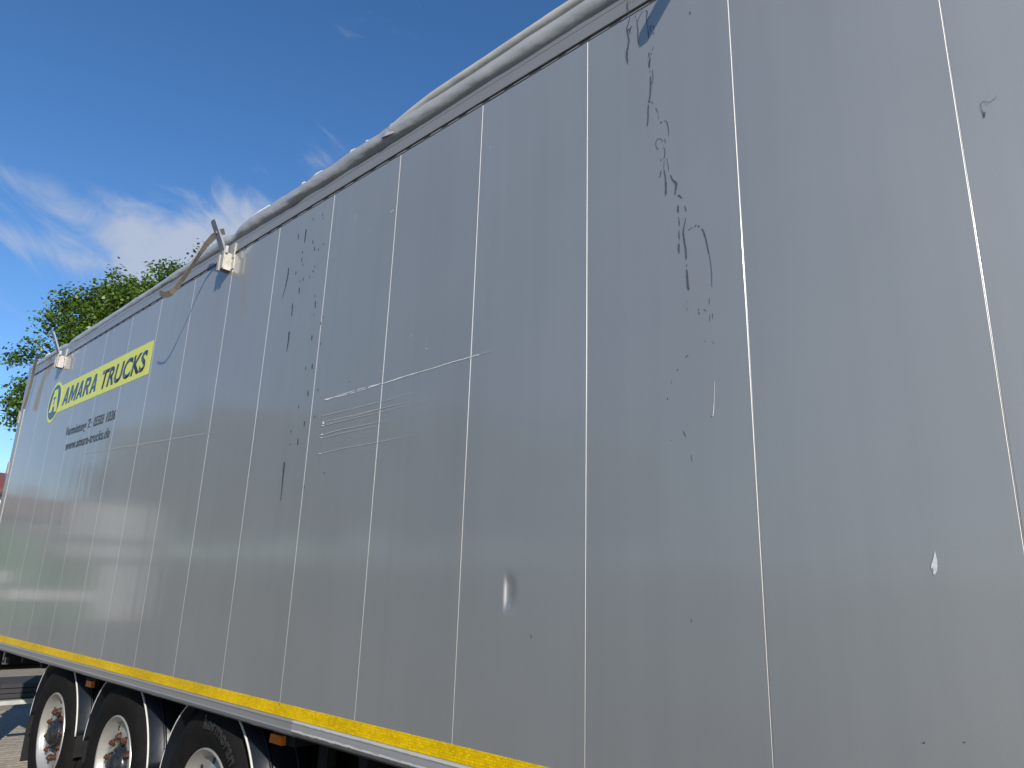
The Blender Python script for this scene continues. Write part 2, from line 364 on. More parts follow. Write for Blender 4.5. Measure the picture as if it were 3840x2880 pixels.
dents = {3: [(d1.x, d1.z, 0.018, 0.052, 0.008)], 5: [(d2.x, d2.z, 0.02, 0.03, 0.0018)]}
shared = panel_mesh(-w, 0.0).mesh('side_panel', PAINT)
for k in KS:
    x1 = -w * k + w; x0 = -w * k
    if k == -6: continue
    # panel between seam k and seam k-1
    if k - 1 in dents:
        part(panel_mesh(x0, x1, dents[k - 1]), 'side_panel', PAINT)
    else:
        o = bpy.data.objects.new('side_panel', shared); COL.objects.link(o); o.parent = T; o.location = OFF + Vector((x1, 0, 0))
# bright seam beads
sb = MB(); pr = [(0.0015 * math.cos(a), 0.0019 - 0.0017 * math.sin(a)) for a in np.linspace(0, math.pi, 7)] + [(-0.0015, 0.02), (0.0015, 0.02)]
sb.prism(pr, 'z', 1.152, ZG - 0.004, smooth=True)
smesh = sb.mesh('seam_bead', SEAM)
for k in KS:
    if k in (-6,): continue
    o = bpy.data.objects.new('seam_bead', smesh); COL.objects.link(o); o.parent = T; o.location = OFF + Vector((-w * k, 0, 0))
# rear corner post
cp = MB(); cp.prism([(-9.603, 0.03), (-9.606, -0.004), (-9.62, -0.008), (-9.735, -0.008), (-9.75, 0.002), (-9.75, 0.10), (-9.603, 0.10)], 'z', 1.05, 3.93)
part(cp, 'corner_post', RAILP)
for zz in (1.35, 2.2, 2.72, 3.28):
    hb = MB(); hb.tube([(-9.762, -0.002, zz), (-9.762, -0.002, zz + 0.16)], 0.013, 10); hb.box(-9.758, -9.70, -0.013, -0.0085, zz + 0.02, zz + 0.14); part(hb, 'hinge', STEEL)
# upper rail with drip groove
ur = MB(); ur.prism([(0.0, 3.822), (-0.003, 3.824), (-0.003, 3.8805), (-0.0022, 3.8812), (-0.0022, 3.8826), (-0.0033, 3.8832), (-0.004, 3.915), (0.03, 3.93), (0.06, 3.93), (0.06, 3.822)], 'x', XR + 0.002, XF)
part(ur, 'upper_rail', RAILP)
gr = MB(); gr.box(XR + 0.002, XF, 0.004, 0.05, 3.8005, 3.8215); part(gr, 'drip_groove', GROOVE)
gs = MB()
xx = XR + 0.1
while xx < XF - 0.2:          # the light sealing strip shows between the dark stretches of the groove
    L_ = random.uniform(0.07, 0.13); h0 = 3.806 + random.uniform(-.001, .002); h1 = h0 + random.uniform(0.005, 0.008)
    sk = 0.012
    gs.prism([(xx, h0), (xx + L_, h0), (xx + L_ + sk, h1), (xx + sk, h1)], 'y', 0.0005, 0.008); xx += L_ + random.uniform(0.025, 0.07)
tag(part(gs, 'groove_seal', RAILP), kind='stuff')
# lower rail
def rail_prof():
    return [(0.0, 1.094), (-0.010, 1.092), (-0.013, 1.086), (-0.011, 1.079), (-0.011, 1.058), (-0.013, 1.050), (-0.006, 1.034), (0.012, 1.022), (0.035, 1.018), (0.12, 1.018), (0.12, 1.0935)]
XP = -3.458
lr = MB(); lr.prism(rail_prof(), 'x', XR + 0.002, XP); part(lr, 'lower_rail', RAILP)
lr = MB(); lr.prism(rail_prof(), 'x', XP + 0.001, XF); tag(part(lr, 'lower_rail', PEEL), 'lower rail with peeling paint and bare metal')
# reflective tape in pieces
brk = [XR + 0.16, -8.38, -6.42, -4.30, -3.61, -1.995, 0.4, 2.3, XF]
for a, b_ in zip(brk[:-1], brk[1:]):
    tp = MB(); tp.box(a + 0.0015, b_, -0.0016, 0.004, 1.0965, 1.1505); part(tp, 'reflective_tape', TAPE2 if a > -2.1 else TAPE)
nk = MB(); nk.face([(-3.605, -0.0018, 1.150), (-3.597, -0.0018, 1.150), (-3.602, -0.0018, 1.128)]); part(nk, 'tape_nick', DRIP)

# rest of the body -------------------------------------------------
ob = MB(); ob.box(XR, XF, 2.515, 2.55, 1.0, 3.93); part(ob, 'far_wall', PAINT)
ob = MB(); ob.box(XF - 0.04, XF, 0.06, 2.515, 1.0, 3.93); part(ob, 'front_wall', PAINT)
ob = MB(); ob.box(XR, XR + 0.04, 0.10, 2.515, 1.0, 3.93); part(ob, 'rear_door', RAILP)
ob = MB(); ob.box(XR + 0.04, XF - 0.04, 0.12, 2.515, 1.02, 1.085); part(ob, 'floor_deck', BLACK)
# roof tarpaulin: sagging sheet plus rolled edge
def fnoise(x, s, seed):
    r = np.random.default_rng(seed); ph = r.uniform(0, 6.28, 6); fr = s * np.array([1, 1.7, 2.9, 4.3, 6.1, 8.7]); am = np.array([1, .8, .55, .4, .28, .2]); return float((am * np.sin(x * fr + ph)).sum() / am.sum())
rf = MB(); nx, ny = 70, 14
for i in range(nx + 1):
    x = XR + (XF - XR) * i / nx
    for j in range(ny + 1):
        t_ = j / ny; y = 0.05 + 2.5 * t_
        rf.v.append((x, y, 3.955 + 0.07 * math.sin(math.pi * t_) + 0.012 * math.sin(x * 5.2) * math.sin(math.pi * t_) - 0.05 * (t_ > 0.95)))
for i in range(nx):
    for j in range(ny):
        a = i * (ny + 1) + j; rf.f.append((a, a + 1, a + ny + 2, a + ny + 1)); rf.sm.append(True)
part(rf, 'roof_tarpaulin', TARP)
def roll(xa, xb, cy, cz, ry, rz, wr, seed, step=0.02, nseg=26):
    mb = MB(); n = int((xb - xa) / step); pts = nseg
    for i in range(n + 1):
        x = xa + (xb - xa) * i / n; y0, z0, a_, b_ = cy(x), cz(x), ry(x), rz(x); amp = wr(x)
        for k in range(pts):
            t_ = 2 * math.pi * k / pts
            q = 1 + amp * (0.5 * fnoise(x + 0.07 * k, 9, seed + k % 4) + 0.5 * math.sin(3 * t_ + 5 * fnoise(x, 3.3, seed + 9)) * fnoise(x, 4.1, seed + 5))
            mb.v.append((x, y0 + a_ * q * math.cos(t_), z0 + b_ * q * math.sin(t_)))
    for i in range(n):
        for k in range(pts):
            k2 = (k + 1) % pts
            mb.f.append((i * pts + k, i * pts + k2, (i + 1) * pts + k2, (i + 1) * pts + k)); mb.sm.append(True)
    mb.f.append(tuple(range(pts))); mb.sm.append(False); mb.f.append(tuple(range(n * pts, (n + 1) * pts))); mb.sm.append(False)
    return mb
def sstep(a, b_, x):
    t_ = min(max((x - a) / (b_ - a), 0), 1); return t_ * t_ * (3 - 2 * t_)
def pinch(x):       # the clips squeeze the roll
    return 1 - 0.28 * sum(math.exp(-((x - c) / 0.09) ** 2) for c in (-8.40, -4.84, -1.24))
RZ = lambda x: (0.041 + 0.021 * sstep(-6.2, -4.6, x) - 0.003 * sstep(-3.3, -2.6, x)) * pinch(x)
CZ = lambda x: 3.896 + RZ(x) * 1.0 + 0.004 * fnoise(x, 1.7, 3)
RY = lambda x: RZ(x) * 0.85 + 0.002
CY = lambda x: 0.022 + 0.005 * fnoise(x, 2.3, 4)
part(roll(XR + 0.02, XF, CY, CZ, RY, RZ, lambda x: 0.045 + 0.13 * math.exp(-((x + 3.15) / 0.25) ** 2) + 0.16 * math.exp(-((x + 4.1) / 0.6) ** 2) + 0.10 * sstep(-5, -6, x), 21), 'rolled_tarpaulin_edge', TARP)
part(roll(-3.75, XF, lambda x: 0.058 + 0.004 * fnoise(x, 2, 8), lambda x: 3.985 + 0.088 * sstep(-3.75, -2.75, x), lambda x: 0.044, lambda x: 0.022 + 0.015 * sstep(-3.45, -2.8, x), lambda x: 0.05, 41), 'tarpaulin_roll_tube', TARP2)
fl = MB()   # folded flap where the two layers cross
c0 = Vector((-3.05, -0.030, 3.945))
tri = [c0 + Vector(p) for p in ((-0.17, 0.02, 0.035), (-0.02, 0.0, 0.055), (0.20, 0.03, 0.05), (0.10, 0.012, -0.02), (-0.06, -0.012, -0.012))]
fl.face([tri[0], tri[1], tri[4]]); fl.face([tri[1], tri[3], tri[4]]); fl.face([tri[1], tri[2], tri[3]])
fl.face([p + Vector((0, 0.004, 0)) for p in (tri[0], tri[4], tri[3], tri[2], tri[1])])
part(fl, 'tarpaulin_fold', TARP)
for (xx, L_) in ((-4.55, 0.30), (-4.02, 0.10), (-3.86, 0.16), (-3.50, 0.12), (-3.36, 0.09), (-9.2, 0.2)):      # white slivers standing in for sun glints along the roll's top
    pt = MB(); z0 = CZ(xx) + RZ(xx) + 0.012
    pt.prism([(xx - L_ / 2, z0 - 0.012), (xx + L_ / 2, z0 - 0.014), (xx + L_ / 2 - 0.02, z0 + 0.012), (xx, z0 + 0.018), (xx - L_ / 2 + 0.05, z0 + 0.010)], 'y', 0.012, 0.045)
    part(pt, 'tarpaulin_glint', GLINT)
# tarp clips -------------------------------------------------------
def clip(x, base, tip, dz=0.0, skew=0.0):
    br_ = MB(); br_.box(x - 0.055, x + 0.052, -0.006, 0.0, 3.700, 3.800); br_.box(x - 0.02, x + 0.05, -0.0105, -0.003, 3.78, 3.885)
    br_.box(x - 0.045, x - 0.035, -0.066, -0.006, 3.690, 3.805); br_.box(x + 0.008, x + 0.018, -0.066, -0.006, 3.690, 3.812)
    br_.box(x - 0.014, x - 0.004, -0.050, -0.006, 3.70, 3.79)
    br_.box(x + 0.005, x + 0.042, -0.074, -0.066, 3.686, 3.815)
    br_.box(x - 0.047, x - 0.020, -0.074, -0.066, 3.686, 3.800)
    br_.box(x + 0.010, x + 0.030, -0.062, -0.045, 3.81, 3.855)
    br_.v = [(a, b_, c_ + dz) for a, b_, c_ in br_.v]
    c = part(br_, 'tarp_clip', STEEL)
    b0, t0 = Vector((x - 0.005, *base)), Vector((x - 0.005, *tip)); d = (t0 - b0); ln = d.length; d.normalize()
    ex = Vector((1, 0, 0)); nn = d.cross(ex).normalized(); hw, th = 0.031, 0.007
    prof = [(-hw * 0.8, 0), (hw * 0.8, 0), (hw, 0.05)] + [(hw * math.copysign(abs(math.cos(a)) ** 0.6, math.cos(a)), ln - 0.022 + 0.022 * abs(math.sin(a)) ** 0.6) for a in np.linspace(0, math.pi, 13)] + [(-hw, 0.05)]
    prof = [(p, q + (skew * (p - hw) if q > 0.06 else 0)) for p, q in prof]
    hb_ = MB(); n = len(prof); i0 = len(hb_.v)
    for s_ in (-th, th):
        for p, q in prof: hb_.v.append(tuple(b0 + ex * p + d * q + nn * s_))
    for k in range(n):
        j = (k + 1) % n; hb_.f.append((k, j, n + j, n + k)); hb_.sm.append(False)
    hb_.f.append(tuple(range(n - 1, -1, -1))); hb_.f.append(tuple(range(n, 2 * n))); hb_.sm += [False, False]
    h_ = hb_.build('lever', HANDLE); h_.parent = c
    pv = MB(); pv.tube([b0 - ex * 0.045, b0 + ex * 0.04], 0.010, 10); p_ = pv.build('pivot_pin', STEEL); p_.parent = c
    pv = MB(); pv.tube([b0 + d * (ln * 0.62) - nn * 0.011, b0 + d * (ln * 0.62) + nn * 0.011], 0.008, 8); p_ = pv.build('rivet', STEEL); p_.parent = c
    return c
clip(-4.84, (-0.055, 3.812), (-0.158, 4.015))
clip(-8.42, (-0.055, 3.825), (-0.150, 4.035))
clip(-1.235, (-0.048, 3.958), (-0.150, 3.797), 0.17, 0.75)
# straps -----------------------------------------------------------
def ribbon3(pts, width, side, name, m_, th=0.0016):
    mb = MB(); n = len(pts)
    L0, L1 = [], []
    for k, p in enumerate(pts):
        s_ = side[k] if isinstance(side, list) else side
        L0.append(p - s_ * width / 2); L1.append(p + s_ * width / 2)
    for k in range(n - 1):
        a, b_, c, d = L0[k], L0[k + 1], L1[k + 1], L1[k]
        nn = (b_ - a).cross(d - a).normalized() * th
        mb.face([a, b_, c, d], True); mb.face([d + nn, c + nn, b_ + nn, a + nn], True)
        mb.face([a, a + nn, b_ + nn, b_]); mb.face([c, c + nn, d + nn, d])
    return part(mb, name, m_)
path = [(842, 868, .10), (822, 872, .115), (800, 888, .125), (775, 915, .140), (752, 948, .158), (728, 985, .178), (704, 1022, .198), (680, 1054, .218), (658, 1082, .237), (640, 1099, .252), (624, 1106, .262), (610, 1103, .268), (598, 1098, .272)]
pts = [wall(u, v, -d) for u, v, d in path]; n = len(pts)
sides = []
for k in range(n):
    t_ = (pts[min(k + 1, n - 1)] - pts[max(k - 1, 0)]).normalized()
    s_ = Vector((0.75, -0.25, 0.75)); s_ = (s_ - t_ * s_.dot(t_)).normalized(); sides.append(s_)
ribbon3(pts, 0.041, sides, 'lashing_strap', STRAP)
pts = [Vector(p) for p in ((-9.20, -0.03, 3.985), (-9.21, -0.075, 3.93), (-9.24, -0.070, 3.86), (-9.29, -0.058, 3.78), (-9.31, -0.052, 3.72), (-9.34, -0.050, 3.62), (-9.37, -0.050, 3.50), (-9.395, -0.052, 3.41))]
ribbon3(pts, 0.050, Vector((0.75, -0.65, 0.05)).normalized(), 'lashing_strap', STRAP)

# lettering --------------------------------------------------------
def slant(x): return -0.0107 * (x + 6.036)
def film(poly, name, m_, y, parent=T):
    mb = MB(); mb.prism(poly, 'y', y, y + 0.0008); return part(mb, name, m_, parent)
def zs(x, z): return (x, z + slant(x))
bn = [zs(-8.36, 3.194), zs(-6.036, 3.194), zs(-6.030, 3.467), zs(-8.33, 3.467)]
banner = film(bn, 'company_sign', YELLOW, -0.0016)
CXL, CZL, RL = -8.462, 3.347, 0.207
circ = lambda r, n=56, sx=1.0: [(CXL + sx * r * math.cos(2 * math.pi * k / n), CZL + r * math.sin(2 * math.pi * k / n)) for k in range(n)]
def sub(poly, name, m_, y):
    mb = MB(); mb.prism(poly, 'y', y, y + 0.0007); o = mb.build(name, m_); o.parent = banner; return o
sub(circ(RL), 'emblem_disc', YELLOW, -0.0026)
sub(circ(0.176), 'emblem_ring', NAVY, -0.0036)
A_out = [(-0.125, -0.095), (-0.055, 0.130), (0.050, 0.130), (0.130, -0.108), (0.055, -0.108), (0.035, -0.045), (-0.022, -0.045), (-0.040, -0.095)]
sub([(CXL + x, CZL + z) for x, z in A_out], 'emblem_letter', YELLOW, -0.0046)
sub([(CXL - 0.043, CZL + 0.052), (CXL + 0.040, CZL + 0.052), (CXL + 0.040, CZL + 0.034), (CXL + 0.010, CZL + 0.034), (CXL + 0.010, CZL - 0.028), (CXL - 0.012, CZL - 0.028), (CXL - 0.012, CZL + 0.034), (CXL - 0.043, CZL + 0.034)], 'emblem_letter', NAVY, -0.0054)
def strokes_text(name, m_, parent):
    """bold block letters drawn as thick strokes: unit box 0..1 x 0..1"""
    pass
def text_mesh(txt, x0, x1, z0, hgt, name, m_, y, shear=0.0, bold=0.0, sl=True, parent=None):
    cu = bpy.data.curves.new(name, 'FONT'); cu.body = txt; cu.size = 1.0; cu.offset = bold; cu.resolution_u = 5; cu.fill_mode = 'FRONT'; cu.extrude = 0.0
    tmp = bpy.data.objects.new('tmp_text', cu); COL.objects.link(tmp)
    dg = bpy.context.evaluated_depsgraph_get(); me = bpy.data.meshes.new_from_object(tmp.evaluated_get(dg))
    bpy.data.objects.remove(tmp)
    co = np.empty(len(me.vertices) * 3); me.vertices.foreach_get('co', co); co = co.reshape(-1, 3)
    ax, bx = co[:, 0].min(), co[:, 0].max()
    cap = 0.729 if hgt > 0 else 1.0
    cu2 = None
    hz = abs(hgt) / cap
    zz = co[:, 1] * hz
    xx_ = x0 + (co[:, 0] - ax) / (bx - ax) * (x1 - x0 - shear * abs(hgt)) + zz * shear
    Zz = z0 + zz + (np.array([slant(v) for v in xx_]) if sl else 0)
    new = np.stack([xx_, np.full_like(xx_, y), Zz], 1)
    me.vertices.foreach_set('co', new.ravel()); me.materials.clear(); me.materials.append(m_); me.name = name
    bm = bmesh.new(); bm.from_mesh(me)
    bmesh.ops.recalc_face_normals(bm, faces=bm.faces)
    if sum(f.normal.y for f in bm.faces) > 0: bmesh.ops.reverse_faces(bm, faces=bm.faces)
    ex = bmesh.ops.extrude_face_region(bm, geom=list(bm.faces)); bmesh.ops.translate(bm, vec=(0, 0.0006, 0), verts=[v for v in ex['geom'] if isinstance(v, bmesh.types.BMVert)])
    bmesh.ops.recalc_face_normals(bm, faces=bm.faces); bm.to_mesh(me); bm.free(); me.update()
    o = bpy.data.objects.new(name, me); COL.objects.link(o)
    if parent is None: o.parent = T; o.location = OFF
    else: o.parent = parent
    return o
GL = {'A': (0.78, [[(0, 0), (.23, 0), (.28, .19), (.39, .19), (.39, .36), (.32, .36), (.39, .70), (.39, 1), (.26, 1)], [(.78, 0), (.52, 1), (.39, 1), (.39, .70), (.46, .36), (.39, .36), (.39, .19), (.50, .19), (.55, 0)]]),
      'M': (1.0, [[(0, 0), (.23, 0), (.23, .62), (.42, .08), (.58, .08), (.77, .62), (.77, 0), (1, 0), (1, 1), (.72, 1), (.5, .42), (.28, 1), (0, 1)]]),
      'R': (0.80, [[(0, 0), (.23, 0), (.23, 1), (0, 1)], [(.23, 1), (.5, 1), (.66, .95), (.74, .83), (.76, .70), (.74, .57), (.66, .46), (.52, .41), (.23, .41), (.23, .59), (.45, .59), (.51, .63), (.53, .70), (.51, .77), (.45, .81), (.23, .81)], [(.28, .41), (.52, .41), (.80, 0), (.54, 0)]])}
def block_word(word, x0, x1, z0, hgt, shear):
    tot = sum(GL[c][0] for c in word) + 0.09 * (len(word) - 1); sx_ = (x1 - x0 - shear * hgt) / tot; cur = 0.0
    for c in word:
        wd, polys = GL[c]; mb = MB()
        for pl in polys:
            P_ = []
            for px, pz in pl:
                X_ = x0 + (cur + px) * sx_ + pz * hgt * shear; P_.append((X_, z0 + pz * hgt + slant(X_)))
            mb.prism(P_, 'y', -0.0030, -0.0024)
        o = mb.build('sign_lettering', NAVY); o.parent = banner; cur += wd + 0.09
block_word('AMARA', -8.190, -7.205, 3.2465, 0.166, 0.22)
text_mesh('TRUCKS', -7.150, -6.098, 3.2445, 0.166, 'sign_lettering', NAVY, -0.0030, shear=0.22, bold=0.030, parent=banner)
text_mesh('Vermietung T:', -7.880, -7.175, 2.914, 0.086, 'phone_lettering', INK, -0.0030, shear=0.12, bold=0.010)
text_mesh('05503', -7.120, -6.868, 2.914, 0.086, 'phone_lettering', INK, -0.0030, shear=0.12, bold=0.010)
text_mesh('www.amara-trucks.de', -7.800, -6.655, 2.774, 0.086, 'web_lettering', INK, -0.0030, shear=0.12, bold=0.010)

text_mesh('1036', -6.812, -6.590, 2.914, 0.086, 'phone_lettering', INK, -0.0030, shear=0.12, bold=0.010)
# stains, scratches, chips on the paint -----------------------------
def ribbons(lines, sc, ox, oy, name, m_, y=-0.0011, jit=0.22, parent=T):
    mb = MB()
    for ln in lines:
        P_ = [(ox + p[0] * sc, oy + p[1] * sc, (p[2] if len(p) > 2 else 5) * sc) for p in ln]
        # resample with a little wander
        D_ = []
        for a, b_ in zip(P_[:-1], P_[1:]):
            L_ = math.hypot(b_[0] - a[0], b_[1] - a[1]); k = max(1, int(L_ / 5))
            for q in range(k):
                t_ = q / k; D_.append((a[0] + (b_[0] - a[0]) * t_, a[1] + (b_[1] - a[1]) * t_, a[2] + (b_[2] - a[2]) * t_))
        D_.append(P_[-1]); n = len(D_); Lf, Rt = [], []
        for k, (u, v, ww) in enumerate(D_):
            u0, v0, _ = D_[max(k - 1, 0)]; u1, v1, _ = D_[min(k + 1, n - 1)]
            l_ = math.hypot(u1 - u0, v1 - v0) or 1; nx_, ny_ = -(v1 - v0) / l_, (u1 - u0) / l_
            e = 0.35 if k in (0, n - 1) and n > 2 else 1.0
            a = ww * 0.5 * e * (1 + random.uniform(-jit, jit)); b_ = ww * 0.5 * e * (1 + random.uniform(-jit, jit))
            Lf.append(wall(u + nx_ * a, v + ny_ * a, y)); Rt.append(wall(u - nx_ * b_, v - ny_ * b_, y))
        for k in range(n - 1): mb.face([Lf[k], Lf[k + 1], Rt[k + 1], Rt[k]])
    if not mb.f: return None
    return tag(part(mb, name, m_, parent), kind='stuff')
A1 = [[(915, 0, 14), (905, 130, 16), (912, 180, 20), (925, 240, 14), (935, 310, 16)],
      [(965, 370, 16), (930, 500, 18), (890, 630, 28), (905, 720, 30), (930, 830, 36), (935, 930, 36), (925, 1000, 34), (895, 1150, 40), (890, 1250, 46), (903, 1330, 40), (905, 1430, 12)],
      [(1000, 570, 10), (975, 630, 34), (930, 660, 28), (905, 690, 24)], [(965, 660, 26), (955, 770, 18)],
      [(1250, 200, 8), (1190, 340, 12), (1135, 460, 16), (1118, 530, 16), (1140, 660, 20), (1135, 800, 20), (1145, 900, 16), (1165, 990, 14)],
      [(1300, 250, 18), (1325, 228, 20), (1350, 250, 20), (1330, 370, 24), (1340, 520, 14), (1358, 600, 14), (1365, 700, 24), (1375, 860, 16)],
      [(1410, 560, 26), (1430, 730, 16)], [(1450, 540, 14), (1485, 590, 16), (1490, 660, 14)], [(1480, 710, 24), (1490, 770, 14)], [(1075, 340, 22), (1085, 400, 8)], [(1105, 440, 22), (1110, 465, 16)], [(960, 10, 8), (975, 60, 10)], [(1040, 0, 10), (1048, 40, 8)],
      [(1490, 1020, 8), (1460, 1110, 16), (1452, 1130, 10)], [(1435, 1170, 16), (1435, 1215, 14)], [(1383, 1160, 22), (1385, 1270, 22)], [(1412, 1260, 14), (1395, 1380, 38), (1390, 1450, 40), (1400, 1520, 14)], [(1412, 1580, 20), (1414, 1605, 14)], [(1370, 410, 18), (1372, 380, 10), (1440, 375, 8)]]
ribbons([A1[0], A1[11], A1[12]], 0.1688, 2200, 0, 'drip_stain', DRIP, y=-0.0056)
ribbons([l_ for i_, l_ in enumerate(A1) if i_ not in (0, 11, 12)], 0.1688, 2200, 0, 'drip_stain', DRIP)
A2 = [[(305, 540, 3), (310, 600, 5), (300, 660, 4)], [(290, 590, 8), (291, 660, 11), (287, 740, 9), (275, 800, 11)], [(280, 790, 4), (298, 792, 5), (316, 806, 3)], [(273, 810, 8), (270, 870, 8), (272, 910, 9), (262, 985, 7)], [(330, 835, 4), (338, 858, 5), (352, 876, 5)], [(352, 885, 2), (353, 935, 2)], [(370, 945, 10), (374, 958, 10)],
      [(393, 946, 5), (405, 935, 6), (417, 948, 5), (428, 990, 4), (432, 1020, 4), (427, 1058, 3)], [(386, 1105, 4), (374, 1082, 4), (352, 1075, 4), (334, 1094, 4), (329, 1125, 3), (343, 1160, 6), (356, 1152, 3)], [(398, 1076, 5), (406, 1100, 6), (400, 1115, 4)], [(388, 1140, 5), (402, 1165, 5), (400, 1205, 5), (392, 1238, 6)], [(371, 1232, 6), (371, 1256, 6)], [(395, 1250, 3), (393, 1318, 3)], [(415, 1230, 3), (428, 1290, 3), (430, 1332, 3)],
      [(372, 1325, 8), (360, 1385, 5)], [(395, 1318, 7), (405, 1380, 9), (410, 1440, 14), (408, 1500, 12), (407, 1520, 6)], [(443, 1358, 8), (460, 1396, 10), (490, 1425, 18), (486, 1470, 12), (479, 1516, 6)], [(498, 1522, 10), (512, 1516, 14), (522, 1532, 10), (541, 1541, 3)], [(595, 84, 5), (597, 102, 12), (592, 114, 5)]]
ribbons(A2, 0.4823, 2300, 0, 'drip_stain', DRIP)
A3 = [[(367, 104, 7), (366, 130, 10), (366, 148, 6)], [(370, 165, 2), (372, 200, 4), (374, 225, 3)], [(372, 245, 4), (371, 272, 6), (374, 300, 4)], [(371, 318, 7), (370, 350, 10), (373, 380, 3)], [(403, 104, 3), (413, 140, 6)], [(410, 175, 3), (403, 215, 5), (395, 250, 8), (400, 300, 8), (410, 350, 9), (413, 412, 7)], [(415, 440, 6), (415, 448, 6)], [(415, 465, 8), (420, 540, 11), (426, 586, 11)], [(418, 650, 3), (418, 656, 3)], [(418, 686, 4), (416, 702, 3)],
      [(424, 244, 4), (432, 238, 4)], [(435, 240, 3), (446, 228, 5)], [(456, 232, 4), (472, 212, 5)], [(478, 222, 6), (490, 226, 5)], [(500, 235, 6), (512, 256, 7), (524, 296, 6), (543, 386, 6)], [(543, 386, 3), (552, 440, 3), (557, 500, 3), (556, 570, 2)], [(480, 688, 4), (484, 700, 3)], [(480, 706, 5), (492, 722, 4)], [(510, 692, 3), (528, 704, 5)], [(543, 625, 2), (543, 665, 3)], [(562, 715, 3), (561, 752, 2)], [(545, 720, 2), (545, 765, 2)], [(408, 966, 8), (426, 950, 2)], [(360, 1042, 5), (369, 1030, 4)], [(328, 1095, 2), (327, 1122, 3)], [(307, 1194, 5), (307, 1206, 4)], [(395, 1380, 4), (411, 1416, 3)], [(440, 1516, 3), (447, 1556, 2)], [(516, 872, 4), (519, 878, 4)], [(560, 876, 3), (571, 890, 4)], [(327, 1432, 3), (329, 1438, 3)]]
ribbons(A3, 0.663, 2300, 700, 'drip_stain', DRIP)
ribbons([[(572, 1095, 2), (571, 1150, 3), (570, 1210, 4), (565, 1285, 5), (561, 1298, 11)]], 0.663, 2300, 700, 'scratch_mark', SCRATCH)
ribbons([[(555, 1296, 6), (560, 1302, 7)]], 0.663, 2300, 700, 'drip_stain', DRIP, y=-0.0014)
A4 = [[(205, 150, 5), (201, 180, 6), (196, 222, 4)], [(166, 175, 4), (164, 205, 4)], [(186, 262, 4), (185, 280, 4)], [(183, 300, 4), (181, 322, 4)], [(188, 330, 3), (187, 343, 3)], [(114, 350, 5), (110, 390, 6), (95, 460, 3), (80, 510, 2)], [(152, 368, 4), (150, 390, 4)], [(173, 415, 3), (171, 430, 3)], [(190, 402, 4), (189, 420, 4)], [(222, 393, 4), (221, 407, 4)], [(170, 452, 5), (167, 487, 5)], [(240, 207, 4), (239, 228, 4)], [(249, 240, 4), (248, 265, 4)], [(268, 250, 4), (267, 264, 3)], [(294, 225, 3), (293, 235, 3)], [(241, 90, 4), (240, 108, 4)], [(290, 70, 3), (290, 80, 3)], [(292, 92, 3), (292, 100, 3)], [(250, 338, 4), (249, 352, 4)], [(241, 362, 4), (240, 375, 4)], [(251, 490, 3), (250, 505, 4)], [(253, 522, 5), (251, 562, 4)], [(244, 592, 3), (243, 602, 3)], [(135, 533, 4), (133, 560, 5), (129, 604, 4)], [(118, 680, 7), (112, 730, 6), (103, 788, 3)], [(235, 698, 5), (233, 728, 5)], [(280, 632, 4), (279, 645, 4)], [(280, 738, 4), (279, 752, 4)], [(237, 848, 5), (235, 878, 5)], [(203, 862, 4), (201, 882, 4)], [(266, 976, 4), (265, 992, 4)], [(215, 988, 5), (213, 1020, 5)], [(165, 1062, 4), (164, 1082, 4)], [(196, 1145, 5), (194, 1173, 5)], [(126, 1190, 4), (124, 1208, 4)], [(163, 1236, 5), (160, 1272, 5)], [(121, 1262, 3), (120, 1272, 3)], [(92, 1357, 7), (88, 1400, 7), (80, 1480, 4), (72, 1560, 3)], [(249, 1118, 3), (248, 1128, 3)], [(194, 1482, 4), (193, 1495, 4)], [(292, 600, 3), (292, 610, 3)], [(194, 35, 3), (193, 50, 3)], [(428, 938, 3), (429, 944, 3)], [(298, 1410, 4), (298, 1418, 4)]]
ribbons(A4, 0.7236, 1000, 750, 'splash_streak', TICK)
B1 = [[(318, 687, 4), (350, 684, 14), (410, 665, 7), (630, 592, 5)], [(660, 583, 5), (745, 562, 5)], [(775, 555, 6), (905, 522, 7)], [(430, 665, 5), (560, 632, 6)], [(575, 626, 7), (640, 608, 5)], [(650, 606, 4), (755, 573, 5)], [(770, 568, 5), (880, 533, 7)], [(905, 522, 7), (965, 508, 7), (1070, 474, 10), (1200, 432, 8), (1320, 398, 5), (1500, 345, 6), (1640, 300, 7), (1820, 250, 7), (1930, 218, 8)], [(308, 915, 22), (310, 940, 22)], [(290, 955, 8), (318, 955, 12)], [(282, 1050, 12), (312, 1045, 14)], [(278, 1083, 6), (302, 1083, 8)], [(262, 1245, 8), (295, 1243, 8)], [(1382, 155, 10), (1382, 165, 10)], [(1378, 42, 7), (1378, 52, 7)], [(1215, 38, 6), (1226, 8, 4)]]
ribbons(B1, 0.3617, 1100, 1250, 'scratch_mark', SCRATCH, y=-0.0024, jit=0.4)
B2 = [[(1930, 218, 5), (2000, 196, 4), (2095, 170, 2)], [(300, 855, 5), (600, 785, 4), (1000, 685, 4), (1250, 605, 2)], [(330, 915, 5), (620, 850, 6), (980, 760, 4), (1260, 700, 2)], [(320, 955, 6), (620, 880, 5), (1000, 790, 3), (1500, 660, 2)], [(340, 938, 3), (700, 840, 4), (1050, 745, 2)], [(312, 1048, 7), (500, 995, 6), (850, 925, 4), (1000, 905, 2)], [(300, 1085, 5), (500, 1035, 5), (860, 960, 3)], [(310, 1240, 6), (500, 1195, 5), (860, 1130, 5), (1300, 1040, 2)], [(1400, 790, 2), (1640, 735, 3)], [(1170, 850, 3), (1290, 850, 2)], [(1590, 515, 2), (1890, 440, 2)]]
